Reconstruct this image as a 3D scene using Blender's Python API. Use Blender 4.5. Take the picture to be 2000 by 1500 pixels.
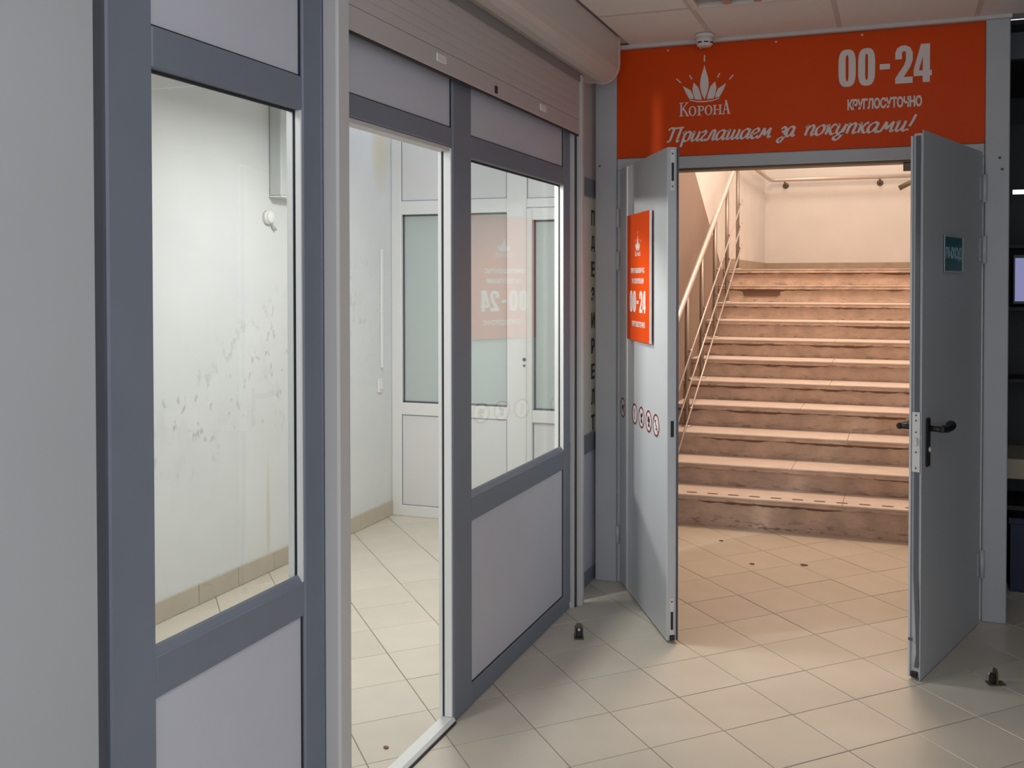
import bpy, bmesh, math, random
from mathutils import Vector, Matrix
random.seed(7)
S = bpy.context.scene
for o in list(bpy.data.objects):
    bpy.data.objects.remove(o)
COL = S.collection
rad = math.radians

# ------------------------------------------------------------------ camera
FPX, PX, PY = 1875.0, 1107.0, 581.0          # focal length and principal point, photo is 2000 x 1500
YAW, PITCH, EYE = rad(19.03), rad(0.99), 1.5
cam_d = bpy.data.cameras.new('camera')
cam = bpy.data.objects.new('camera', cam_d)
COL.objects.link(cam)
cam_d.sensor_width = 36.0
cam_d.lens = FPX * 36.0 / 2000.0
cam_d.shift_x = -(PX - 1000.0) / 2000.0
cam_d.shift_y = -(750.0 - PY) / 2000.0
cam_d.clip_start = 0.05
cam.rotation_euler = (rad(90) - PITCH, 0, YAW)
cam.location = (0, 0, EYE)
S.camera = cam

# ------------------------------------------------------------------ view, world, lights
S.view_settings.view_transform = 'Standard'
S.view_settings.look = 'None'
S.view_settings.gamma = 1.0
S.view_settings.use_curve_mapping = False
S.view_settings.exposure = 0.10
S.cycles.use_denoising = True
S.cycles.caustics_reflective = False
S.cycles.max_bounces = 8
S.cycles.transparent_max_bounces = 12
S.cycles.sample_clamp_indirect = 4.0

world = bpy.data.worlds.new('world')
S.world = world
world.use_nodes = True
bg = world.node_tree.nodes['Background']
bg.inputs[0].default_value = (0.83, 0.89, 1.0, 1)
bg.inputs[1].default_value = 1.5


def area(name, loc, size, power, color, rot=(0, 0, 0), size_y=None, spread=180):
    d = bpy.data.lights.new(name, 'AREA')
    d.energy = power
    d.color = color
    d.shape = 'RECTANGLE'
    d.size = size
    d.size_y = size_y or size
    d.spread = rad(spread)
    o = bpy.data.objects.new(name, d)
    o.location = loc
    o.rotation_euler = rot
    COL.objects.link(o)
    return o


area('shop_lamp_light', (-2.02, 1.80, 2.315), 0.34, 8.5, (0.96, 0.985, 1.0))
area('shop_lamp_light', (-2.02, 3.75, 2.315), 0.34, 22, (1.0, 0.985, 0.95))
area('notice_fill_light', (-2.985, 2.40, 2.20), 0.17, 6.3, (1.0, 0.985, 0.96), rot=(rad(72), 0, rad(-46)), spread=75)  # added flood, out of view, brightens the left door and its notice
area('stair_lamp_light', (-0.45, 7.0, 4.62), 1.0, 78, (1.0, 0.72, 0.54))
area('stair_lamp_light', (-0.45, 10.2, 4.62), 0.6, 19, (1.0, 0.78, 0.64))  # added second lamp, out of view, brightens the far landing wall
area('entry_fill_light', (-0.45, 5.25, 2.60), 0.5, 0.6, (1.0, 0.64, 0.44))  # added fill without a fixture, warms the entry floor and treads
area('corridor_lamp_light', (0.15, 0.35, 2.60), 1.1, 9, (0.86, 0.91, 1.0))

# ------------------------------------------------------------------ materials
def lin(r, g, b):
    f = lambda c: (c / 12.92 if c <= 0.04045 else ((c + 0.055) / 1.055) ** 2.4)
    return (f(r / 255.0), f(g / 255.0), f(b / 255.0))


def mat(name, col, rough=0.5, metal=0.0, noise=0.0, nscale=8.0, bump=0.0, bscale=60.0, spec=0.5, emit=None, tilevar=0.0):
    m = bpy.data.materials.new(name)
    m.use_nodes = True
    nt = m.node_tree
    b = nt.nodes['Principled BSDF']
    b.inputs['Base Color'].default_value = (*col, 1)
    b.inputs['Roughness'].default_value = rough
    b.inputs['Metallic'].default_value = metal
    b.inputs['Specular IOR Level'].default_value = spec
    if noise or tilevar:
        tc = nt.nodes.new('ShaderNodeTexCoord')
        n = nt.nodes.new('ShaderNodeTexNoise')
        n.inputs['Scale'].default_value = nscale
        n.inputs['Detail'].default_value = 6
        nt.links.new(tc.outputs['Object'], n.inputs['Vector'])
        mr = nt.nodes.new('ShaderNodeMapRange')
        mr.inputs['From Min'].default_value = 0.3
        mr.inputs['From Max'].default_value = 0.7
        mr.inputs['To Min'].default_value = 1 - noise
        mr.inputs['To Max'].default_value = 1 + noise
        nt.links.new(n.outputs['Fac'], mr.inputs['Value'])
        val = mr.outputs['Result']
        if tilevar:
            oi = nt.nodes.new('ShaderNodeObjectInfo')
            mr2 = nt.nodes.new('ShaderNodeMapRange')
            mr2.inputs['To Min'].default_value = 1 - tilevar
            mr2.inputs['To Max'].default_value = 1 + tilevar
            nt.links.new(oi.outputs['Random'], mr2.inputs['Value'])
            mu = nt.nodes.new('ShaderNodeMath')
            mu.operation = 'MULTIPLY'
            nt.links.new(val, mu.inputs[0])
            nt.links.new(mr2.outputs['Result'], mu.inputs[1])
            val = mu.outputs[0]
        vm = nt.nodes.new('ShaderNodeVectorMath')
        vm.operation = 'SCALE'
        vm.inputs[0].default_value = col
        nt.links.new(val, vm.inputs['Scale'])
        nt.links.new(vm.outputs[0], b.inputs['Base Color'])
    if bump:
        tc2 = nt.nodes.new('ShaderNodeTexCoord')
        n2 = nt.nodes.new('ShaderNodeTexNoise')
        n2.inputs['Scale'].default_value = bscale
        n2.inputs['Detail'].default_value = 4
        nt.links.new(tc2.outputs['Object'], n2.inputs['Vector'])
        bp = nt.nodes.new('ShaderNodeBump')
        bp.inputs['Strength'].default_value = bump
        bp.inputs['Distance'].default_value = 0.01
        nt.links.new(n2.outputs['Fac'], bp.inputs['Height'])
        nt.links.new(bp.outputs['Normal'], b.inputs['Normal'])
    if emit:
        b.inputs['Emission Color'].default_value = (*emit[0], 1)
        b.inputs['Emission Strength'].default_value = emit[1]
    return m


def glass_mat(name, tint=(0.975, 0.988, 0.983), boost=1.0):
    m = bpy.data.materials.new(name)
    m.use_nodes = True
    nt = m.node_tree
    nt.nodes.clear()
    out = nt.nodes.new('ShaderNodeOutputMaterial')
    tr = nt.nodes.new('ShaderNodeBsdfTransparent')
    tr.inputs[0].default_value = (*tint, 1)
    gl = nt.nodes.new('ShaderNodeBsdfGlossy')
    gl.inputs['Roughness'].default_value = 0.0
    gl.inputs['Color'].default_value = (1, 1, 1, 1)
    lw = nt.nodes.new('ShaderNodeLayerWeight')
    lw.inputs['Blend'].default_value = 0.5
    p = nt.nodes.new('ShaderNodeMath'); p.operation = 'POWER'
    p.inputs[1].default_value = 5.0
    nt.links.new(lw.outputs['Facing'], p.inputs[0])
    ma = nt.nodes.new('ShaderNodeMath'); ma.operation = 'MULTIPLY_ADD'
    ma.inputs[1].default_value = 0.96 * boost
    ma.inputs[2].default_value = 0.04
    nt.links.new(p.outputs[0], ma.inputs[0])
    mx = nt.nodes.new('ShaderNodeMixShader')
    nt.links.new(ma.outputs[0], mx.inputs[0])
    nt.links.new(tr.outputs[0], mx.inputs[1])
    nt.links.new(gl.outputs[0], mx.inputs[2])
    nt.links.new(mx.outputs[0], out.inputs[0])
    return m


def shop_wall_mat():
    """whitewashed wall with chips, scuffs and a yellow drip stain, all in the paint itself"""
    m = mat('shop_wall_paint', (0.70, 0.715, 0.715), 0.75, noise=0.03, nscale=3, bump=0.08, bscale=14)
    nt = m.node_tree
    b = nt.nodes['Principled BSDF']
    src = b.inputs['Base Color'].links[0].from_socket
    tc = nt.nodes.new('ShaderNodeTexCoord')
    sep = nt.nodes.new('ShaderNodeSeparateXYZ')
    nt.links.new(tc.outputs['Object'], sep.inputs[0])

    def math_(op, a, bb=None, c=None):
        n = nt.nodes.new('ShaderNodeMath'); n.operation = op
        for i, v in enumerate((a, bb, c)):
            if v is None: continue
            if isinstance(v, (int, float)): n.inputs[i].default_value = v
            else: nt.links.new(v, n.inputs[i])
        return n.outputs[0]

    def mixc(fac, a, col):
        n = nt.nodes.new('ShaderNodeMix'); n.data_type = 'RGBA'
        nt.links.new(fac, n.inputs[0])
        nt.links.new(a, n.inputs[6])
        n.inputs[7].default_value = (*col, 1)
        return n.outputs[2]

    def blob(cy, cz, ry, rz):      # 1 in the centre, 0 outside an ellipse on the wall
        dy = math_('DIVIDE', math_('SUBTRACT', sep.outputs[1], cy), ry)
        dz = math_('DIVIDE', math_('SUBTRACT', sep.outputs[2], cz), rz)
        d = math_('ADD', math_('MULTIPLY', dy, dy), math_('MULTIPLY', dz, dz))
        return math_('MAXIMUM', math_('SUBTRACT', 1.0, d), 0.0)

    def specks(scale, thr, w=6.0):
        n = nt.nodes.new('ShaderNodeTexNoise')
        n.inputs['Scale'].default_value = scale
        n.inputs['Detail'].default_value = 3
        mp = nt.nodes.new('ShaderNodeMapping')
        mp.inputs['Scale'].default_value = (1, 1, 0.6)
        nt.links.new(tc.outputs['Object'], mp.inputs[0])
        nt.links.new(mp.outputs[0], n.inputs['Vector'])
        return math_('MINIMUM', math_('MAXIMUM', math_('MULTIPLY', math_('SUBTRACT', n.outputs['Fac'], thr), w), 0.0), 1.0)

    zone = math_('MINIMUM', math_('ADD', math_('ADD', blob(3.55, 0.86, 0.42, 0.30), blob(4.2, 1.05, 0.5, 0.45)), math_('MULTIPLY', blob(5.0, 1.3, 0.4, 0.6), 0.35)), 1.0)
    sp = math_('MULTIPLY', specks(26, 0.60, 14), zone)
    c = mixc(math_('MULTIPLY', sp, 0.55), src, (0.33, 0.34, 0.33))
    sp2 = math_('MULTIPLY', specks(11, 0.56, 6), zone)
    c = mixc(math_('MULTIPLY', sp2, 0.35), c, (0.56, 0.58, 0.57))
    # yellow drip running down to the skirting, and a stain in the top corner
    drip = blob(4.155, 0.30, 0.022, 0.34)
    c = mixc(math_('MULTIPLY', drip, 0.55), c, (0.56, 0.52, 0.38))
    stain = blob(5.30, 2.35, 0.12, 0.35)
    c = mixc(math_('MULTIPLY', stain, 0.7), c, (0.66, 0.60, 0.42))
    nt.links.new(c, b.inputs['Base Color'])
    return m


def riser_mat():
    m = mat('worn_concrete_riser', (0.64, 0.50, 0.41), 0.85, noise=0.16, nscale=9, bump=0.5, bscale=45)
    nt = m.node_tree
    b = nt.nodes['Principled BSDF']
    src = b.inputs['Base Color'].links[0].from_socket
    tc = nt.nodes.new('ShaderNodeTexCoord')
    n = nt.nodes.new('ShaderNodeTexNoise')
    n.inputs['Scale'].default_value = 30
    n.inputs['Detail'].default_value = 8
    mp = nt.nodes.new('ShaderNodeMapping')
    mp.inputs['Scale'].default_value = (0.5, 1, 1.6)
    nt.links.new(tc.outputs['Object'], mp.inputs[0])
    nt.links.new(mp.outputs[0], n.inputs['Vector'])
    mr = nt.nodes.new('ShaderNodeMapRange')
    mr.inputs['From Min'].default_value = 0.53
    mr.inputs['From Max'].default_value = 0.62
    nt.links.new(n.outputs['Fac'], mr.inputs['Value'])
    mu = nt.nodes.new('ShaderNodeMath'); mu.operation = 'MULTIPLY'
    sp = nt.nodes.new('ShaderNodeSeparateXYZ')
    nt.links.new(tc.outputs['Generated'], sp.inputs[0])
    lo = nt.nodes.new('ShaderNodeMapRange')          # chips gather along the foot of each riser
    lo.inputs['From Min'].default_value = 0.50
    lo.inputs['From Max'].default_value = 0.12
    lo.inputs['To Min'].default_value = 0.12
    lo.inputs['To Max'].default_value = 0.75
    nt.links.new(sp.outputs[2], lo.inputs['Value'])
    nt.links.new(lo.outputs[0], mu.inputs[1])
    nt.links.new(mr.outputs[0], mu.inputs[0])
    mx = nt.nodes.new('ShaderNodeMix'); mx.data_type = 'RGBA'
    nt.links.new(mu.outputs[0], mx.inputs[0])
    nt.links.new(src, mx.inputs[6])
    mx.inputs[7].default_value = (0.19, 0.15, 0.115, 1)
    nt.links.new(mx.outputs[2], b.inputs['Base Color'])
    return m


M = {}
M['frame'] = mat('grey_painted_frame', (0.190, 0.215, 0.262), 0.45, noise=0.03)
M['panel'] = mat('pale_laminate_panel', (0.59, 0.60, 0.67), 0.5, noise=0.015)
M['pvc'] = mat('white_pvc', (0.80, 0.81, 0.79), 0.35)
M['pvc_panel'] = mat('white_pvc_panel', (0.74, 0.74, 0.735), 0.4)
M['gasket'] = mat('black_gasket', (0.03, 0.032, 0.036), 0.6)
M['dark_slot'] = mat('dark_fittings_and_shade', (0.10, 0.105, 0.125), 0.5)
M['glass'] = glass_mat('window_glass')
M['frosted'] = mat('frosted_glass', (0.50, 0.565, 0.545), 0.35)
M['guide'] = mat('cream_aluminium', (0.60, 0.585, 0.575), 0.4)
M['box'] = mat('cream_shutter_box', (0.64, 0.595, 0.555), 0.32)
M['slat'] = mat('shutter_slat', (0.54, 0.495, 0.48), 0.42)
M['lip'] = mat('shutter_lip', (0.28, 0.26, 0.25), 0.5)
M['wall'] = mat('painted_wall', (0.43, 0.445, 0.455), 0.6, noise=0.02, nscale=3)
M['shopwall'] = shop_wall_mat()
M['tile'] = mat('beige_floor_tile', (0.63, 0.578, 0.488), 0.34, noise=0.035, nscale=5, tilevar=0.035)
M['grout'] = mat('grout', (0.27, 0.22, 0.165), 0.9, noise=0.1, nscale=6)
M['skirt'] = mat('beige_skirting_tile', (0.50, 0.45, 0.36), 0.5, noise=0.05, tilevar=0.05)
M['ceil'] = mat('ceiling_tile_board', (0.86, 0.82, 0.79), 0.9, bump=0.15, bscale=120)
M['grid'] = mat('ceiling_grid_metal', (0.66, 0.61, 0.59), 0.5)
M['orange'] = mat('orange_sign_print', (0.72, 0.066, 0.001), 0.5, spec=0.2)
M['white_print'] = mat('white_print', (0.80, 0.72, 0.68), 0.5)
M['steel_door'] = mat('grey_door_paint', (0.56, 0.58, 0.60), 0.42, noise=0.012)
M['column'] = mat('grey_column_paint', (0.48, 0.50, 0.52), 0.45, noise=0.02)
M['zinc'] = mat('zinc_plate', (0.70, 0.70, 0.70), 0.4, metal=0.35)
M['black'] = mat('black_plastic', (0.012, 0.012, 0.014), 0.4)
M['chrome'] = mat('brushed_steel', (0.66, 0.60, 0.56), 0.42, metal=0.6)
M['steel_post'] = mat('dull_steel_post', (0.34, 0.29, 0.25), 0.4, metal=0.6)
M['bronze'] = mat('dull_bronze', (0.16, 0.13, 0.09), 0.45, metal=0.6)
M['green'] = mat('exit_green', (0.012, 0.135, 0.14), 0.35)
M['red'] = mat('dark_red_print', (0.20, 0.03, 0.03), 0.5)
M['sticker'] = mat('sticker_film', (0.78, 0.72, 0.72), 0.4)
M['dark_print'] = mat('dark_print', (0.03, 0.02, 0.02), 0.5)
M['stairwall'] = mat('cream_stair_wall', (0.84, 0.83, 0.82), 0.75, noise=0.03, nscale=3, bump=0.05, bscale=20)
M['brown_facing'] = mat('brown_pink_wall_facing', (0.33, 0.25, 0.21), 0.7, noise=0.03, nscale=2)
M['tread'] = mat('stone_tread', (0.74, 0.65, 0.59), 0.5, noise=0.06, nscale=10, tilevar=0.03)
M['riser'] = riser_mat()
M['slotdirt'] = mat('dirty_recess', (0.22, 0.14, 0.10), 0.9)
M['skirt_stair'] = mat('stair_skirting', (0.46, 0.38, 0.30), 0.8, noise=0.08)
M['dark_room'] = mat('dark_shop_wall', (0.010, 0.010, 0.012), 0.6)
M['beige_shelf'] = mat('beige_shelf_board', (0.40, 0.33, 0.24), 0.5)
M['blue_box'] = mat('navy_crate', (0.008, 0.012, 0.05), 0.5)
M['screen'] = mat('lit_screen', (0.02, 0.02, 0.03), 0.4, emit=((0.22, 0.22, 0.42), 0.9))
M['tube'] = mat('lit_tube', (0.9, 0.9, 0.9), 0.4, emit=((0.9, 0.93, 1.0), 1.3))
M['lamp_on'] = mat('lamp_diffuser', (0.9, 0.9, 0.88), 0.4, emit=((1.0, 0.96, 0.9), 3.0))
M['lamp_warm'] = mat('warm_lamp_diffuser', (0.9, 0.85, 0.75), 0.4, emit=((1.0, 0.72, 0.48), 3.0))
M['lamp_white'] = mat('lamp_frame_white', (0.80, 0.76, 0.72), 0.35)
M['louver'] = mat('louver_aluminium', (0.66, 0.60, 0.56), 0.25, metal=0.5)
M['letter'] = mat('black_letter_film', (0.02, 0.022, 0.018), 0.5)
M['cream_panel'] = mat('cream_backed_glass', (0.80, 0.78, 0.68), 0.3)
M['grey_box'] = mat('grey_duct_cover', (0.56, 0.59, 0.58), 0.5)


# ------------------------------------------------------------------ mesh helpers
class MB:
    def __init__(self): self.v = []; self.f = []; self.sm = []

    def add(self, vs, fs, smooth=False):
        n = len(self.v)
        self.v += [tuple(p) for p in vs]
        self.f += [tuple(i + n for i in q) for q in fs]
        self.sm += [smooth] * len(fs)
        return self

    def box(self, x0, x1, y0, y1, z0, z1, c=0.0):
        if c <= 0:
            vs = [(x, y, z) for z in (z0, z1) for y in (y0, y1) for x in (x0, x1)]
            return self.add(vs, [(0, 2, 3, 1), (4, 5, 7, 6), (0, 1, 5, 4), (2, 6, 7, 3), (0, 4, 6, 2), (1, 3, 7, 5)])
        bm = bmesh.new()
        bmesh.ops.create_cube(bm, size=1)
        for v in bm.verts:
            v.co = Vector(((x0 + x1) / 2 + v.co.x * (x1 - x0), (y0 + y1) / 2 + v.co.y * (y1 - y0), (z0 + z1) / 2 + v.co.z * (z1 - z0)))
        bmesh.ops.bevel(bm, geom=bm.edges[:], offset=c, segments=1, affect='EDGES', profile=0.5)
        bm.verts.index_update()
        self.add([v.co[:] for v in bm.verts], [[v.index for v in f.verts] for f in bm.faces])
        bm.free()
        return self

    def prism(self, pts, axis, a, b):
        """polygon pts in the two other axes, extruded along axis ('x','y','z') from a to b"""
        n = len(pts)
        def P(p, t):
            return {'x': (t, p[0], p[1]), 'y': (p[0], t, p[1]), 'z': (p[0], p[1], t)}[axis]
        vs = [P(p, a) for p in pts] + [P(p, b) for p in pts]
        fs = [tuple(range(n))[::-1], tuple(range(n, 2 * n))] + [(i, (i + 1) % n, n + (i + 1) % n, n + i) for i in range(n)]
        return self.add(vs, fs)

    def tube(self, pts, r, seg=10, cap=True):
        pts = [Vector(p) for p in pts]
        rings = []
        up = Vector((0.13, 0.21, 1)).normalized()
        for i, p in enumerate(pts):
            d = (pts[min(i + 1, len(pts) - 1)] - pts[max(i - 1, 0)]).normalized()
            u = up if abs(d.dot(up)) < 0.95 else Vector((1, 0.2, 0))
            a = d.cross(u).normalized(); b = d.cross(a).normalized()
            rr = r[i] if isinstance(r, (list, tuple)) else r
            rings.append([p + a * math.cos(2 * math.pi * k / seg) * rr + b * math.sin(2 * math.pi * k / seg) * rr for k in range(seg)])
        vs = [q for ring in rings for q in ring]
        fs = []
        for i in range(len(pts) - 1):
            for k in range(seg):
                fs.append((i * seg + k, i * seg + (k + 1) % seg, (i + 1) * seg + (k + 1) % seg, (i + 1) * seg + k))
        self.add(vs, fs, True)
        if cap:
            n = len(self.v)
            self.f.append(tuple(n - len(vs) + k for k in range(seg))[::-1]); self.sm.append(False)
            self.f.append(tuple(n - seg + k for k in range(seg))); self.sm.append(False)
        return self

    def lathe(self, prof, origin, axis='z', seg=20, sign=1):
        """prof: list of (radius, height)"""
        o = Vector(origin)
        vs = []
        for r, h in prof:
            for k in range(seg):
                c, s = math.cos(2 * math.pi * k / seg) * r, math.sin(2 * math.pi * k / seg) * r
                h2 = h * sign
                vs.append(o + Vector({'z': (c, s, h2), 'y': (c, h2, s), 'x': (h2, c, s)}[axis]))
        fs = []
        for i in range(len(prof) - 1):
            for k in range(seg):
                fs.append((i * seg + k, i * seg + (k + 1) % seg, (i + 1) * seg + (k + 1) % seg, (i + 1) * seg + k))
        fs.append(tuple(range(seg)))
        fs.append(tuple((len(prof) - 1) * seg + k for k in range(seg)))
        return self.add(vs, fs, True)

    def mesh(self, name):
        me = bpy.data.meshes.new(name)
        me.from_pydata(self.v, [], self.f)
        me.polygons.foreach_set('use_smooth', self.sm)
        bm = bmesh.new(); bm.from_mesh(me)
        bmesh.ops.recalc_face_normals(bm, faces=bm.faces)
        bm.to_mesh(me); bm.free()
        return me


def root_loc(p):
    return Vector(p.location) if p is not None else Vector((0, 0, 0))


def obj(name, mb, m, parent=None, local=False, label=None, pos=None):
    """one mesh object. Coordinates are world ones unless local (then they are the parent's)."""
    me = mb.mesh(name) if isinstance(mb, MB) else mb
    if m is not None and not me.materials: me.materials.append(m)
    o = bpy.data.objects.new(name, me)
    COL.objects.link(o)
    if parent is not None:
        o.parent = parent
        if not local:
            off = Vector((0, 0, 0)); q = parent
            while q is not None:
                off += Vector(q.location); q = q.parent
            o.location = -off
    if pos is not None: o.location = o.location + Vector(pos)
    if label: o['label'] = label
    return o


def tag(o, label=None, cat=None, group=None, kind=None):
    if label: o['label'] = label
    if cat: o['category'] = cat
    if group: o['group'] = group
    if kind: o['kind'] = kind
    return o


def thing(name, label, cat, loc=(0, 0, 0), rz=0, group=None, kind=None):
    o = bpy.data.objects.new(name, None)
    o.empty_display_size = 0.1
    o.location = loc; o.rotation_euler = (0, 0, rz)
    COL.objects.link(o)
    return tag(o, label, cat, group, kind)


def struct(name, label, loc=(0, 0, 0), rz=0, cat=None):
    return thing(name, label, cat, loc, rz, None, 'structure')


def B(*a, **k): return MB().box(*a, **k)


# ------------------------------------------------------------------ flat lettering
def curve_mesh(loops, thick, name):
    cu = bpy.data.curves.new(name, 'CURVE')
    cu.dimensions = '2D'; cu.fill_mode = 'BOTH'; cu.extrude = thick / 2
    for lp in loops:
        sp = cu.splines.new('POLY'); sp.points.add(len(lp) - 1)
        for p, q in zip(sp.points, lp): p.co = (q[0], q[1], 0, 1)
        sp.use_cyclic_u = True
    return _eval(cu, name)


def _eval(cu, name):
    o = bpy.data.objects.new(name, cu); COL.objects.link(o)
    dg = bpy.context.evaluated_depsgraph_get()
    me = bpy.data.meshes.new_from_object(o.evaluated_get(dg))
    me.name = name
    bpy.data.objects.remove(o)
    bpy.data.curves.remove(cu)
    return me


def text_mesh(txt, w, h, thick, name, bold=0.0, spacing=1.0):
    """lettering fitted into a w x h box with its lower left corner at 0,0"""
    cu = bpy.data.curves.new(name, 'FONT')
    cu.body = txt; cu.size = 1.0; cu.offset = bold; cu.space_character = spacing
    cu.extrude = 0.01
    me = _eval(cu, name)
    xs = [v.co.x for v in me.vertices]; ys = [v.co.y for v in me.vertices]
    x0, x1, y0, y1 = min(xs), max(xs), min(ys), max(ys)
    for v in me.vertices:
        v.co = Vector(((v.co.x - x0) / (x1 - x0) * w, (v.co.y - y0) / (y1 - y0) * h, v.co.z / 0.02 * thick))
    return me


def place_plane(me, origin, right, up):
    """map mesh x -> right, y -> up, z -> outward normal (right x up)"""
    r, u = Vector(right).normalized(), Vector(up).normalized()
    n = r.cross(u)
    o = Vector(origin)
    for v in me.vertices:
        v.co = o + r * v.co.x + u * v.co.y + n * v.co.z
    me.update()
    return me


def ribbon(strokes, wmin, wmax, nib=rad(25), tidy=6):
    """pen strokes -> quads; broad-nib contrast"""
    mb = MB()
    for si, st in enumerate(strokes):
        zz = si * 0.00006
        pts = [Vector(p) for p in st]
        if len(pts) > 2:
            fine = []
            for i in range(len(pts) - 1):
                p0 = pts[max(i - 1, 0)]; p1 = pts[i]; p2 = pts[i + 1]; p3 = pts[min(i + 2, len(pts) - 1)]
                for k in range(tidy):
                    t = k / tidy
                    fine.append(0.5 * ((2 * p1) + (p2 - p0) * t + (2 * p0 - 5 * p1 + 4 * p2 - p3) * t * t + (3 * p1 - p0 - 3 * p2 + p3) * t ** 3))
            fine.append(pts[-1]); pts = fine
        vs = []
        for i, p in enumerate(pts):
            d = (pts[min(i + 1, len(pts) - 1)] - pts[max(i - 1, 0)])
            if d.length < 1e-6: d = Vector((1, 0))
            d.normalize()
            ang = math.atan2(d.y, d.x) - nib
            w = wmin + (wmax - wmin) * abs(math.sin(ang))
            n = Vector((-d.y, d.x)) * w / 2
            a, b = p + n, p - n
            vs += [(a.x, a.y, zz), (b.x, b.y, zz)]
        mb.add(vs, [(2 * i, 2 * i + 1, 2 * i + 3, 2 * i + 2) for i in range(len(pts) - 1)])
    return mb


GL = {
 'П': ([[(-.12, 1.25), (.02, 1.5), (.4, 1.46), (1.15, 1.52)], [(.32, 1.46), (.30, .4), (.24, .05), (.05, .02)], [(.95, 1.48), (.92, .25), (1.0, .0), (1.15, .08)]], 1.28),
 'р': ([[(-.02, .82), (.12, 1.0), (.16, .75), (.16, -.6)], [(.16, .65), (.40, 1.0), (.66, .82), (.64, .22), (.42, 0), (.18, .12)]], .80),
 'и': ([[(-.02, .82), (.12, 1.0), (.15, .75), (.13, .2), (.27, 0), (.48, .22), (.60, .6)], [(.63, 1.0), (.60, .2), (.72, 0), (.88, .15)]], .88),
 'г': ([[(-.02, .82), (.14, 1.0), (.30, .90), (.26, .62), (.10, .32), (.13, .05), (.30, 0), (.44, .14)]], .48),
 'л': ([[(-.05, .08), (.08, 0), (.20, .15), (.38, 1.0), (.62, .98)], [(.62, 1.0), (.60, .18), (.70, 0), (.84, .12)]], .84),
 'а': ([[(.60, .88), (.36, 1.0), (.09, .75), (.03, .3), (.20, 0), (.42, .15), (.60, .6)], [(.64, 1.0), (.61, .2), (.72, 0), (.86, .14)]], .86),
 'ш': ([[(-.02, .82), (.12, 1.0), (.15, .75), (.13, .2), (.26, 0), (.44, .2), (.55, .6)], [(.57, 1.0), (.55, .2), (.67, 0), (.85, .2), (.97, .6)], [(.99, 1.0), (.97, .2), (1.08, 0), (1.22, .14)]], 1.24),
 'е': ([[(.06, .42), (.40, .52), (.56, .80), (.36, 1.0), (.11, .75), (.03, .35), (.20, 0), (.44, .04), (.62, .25)]], .62),
 'м': ([[(-.05, .08), (.07, 0), (.18, .15), (.36, 1.0)], [(.36, 1.0), (.52, .22)], [(.52, .22), (.88, 1.0)], [(.88, 1.0), (.88, .18), (.98, 0), (1.12, .14)]], 1.14),
 'з': ([[(.10, .78), (.30, 1.0), (.52, .80), (.42, .58), (.20, .52)], [(.20, .52), (.50, .40), (.54, .0), (.32, -.55), (.06, -.50), (.08, -.22), (.60, .12)]], .66),
 'п': ([[(-.02, .82), (.12, 1.0), (.16, .75), (.15, 0)], [(.15, .55), (.40, 1.0), (.62, .85), (.60, .18), (.70, 0), (.85, .14)]], .86),
 'о': ([[(.36, 1.0), (.10, .78), (.03, .35), (.22, 0), (.50, .15), (.60, .6), (.50, .92), (.34, 1.0)]], .72),
 'к': ([[(-.02, .82), (.12, 1.0), (.16, .75), (.15, 0)], [(.15, .48), (.34, .58), (.54, .98), (.70, .95)], [(.30, .55), (.48, .12), (.62, 0), (.78, .12)]], .78),
 'у': ([[(-.02, .82), (.12, 1.0), (.15, .72), (.14, .25), (.30, .02), (.50, .25), (.62, .7)], [(.66, 1.0), (.62, .1), (.42, -.55), (.12, -.52), (.12, -.25), (.72, .08)]], .80),
 '!': ([[(.30, 1.6), (.24, 1.0), (.14, .42)], [(.08, .02), (.10, .17)]], .35),
}


def script_word(word, x0, x1, base, xh, wmin, wmax, shear=0.28):
    strokes, pen = [], 0.0
    for ch in word:
        g, adv = GL[ch]
        for st in g:
            strokes.append([(pen + px, py) for px, py in st])
        pen += adv
    sc = (x1 - x0) / (pen + shear)
    out = [[(x0 + (px + shear * py) * sc, base + py * xh) for px, py in st] for st in strokes]
    return ribbon(out, wmin, wmax)


def rr_loop(x0, x1, y0, y1, r, n=6):
    out = []
    for cx, cy, a0 in ((x1 - r, y1 - r, 0), (x0 + r, y1 - r, 90), (x0 + r, y0 + r, 180), (x1 - r, y0 + r, 270)):
        for k in range(n + 1):
            a = rad(a0 + 90.0 * k / n)
            out.append((cx + r * math.cos(a), cy + r * math.sin(a)))
    return out


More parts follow.
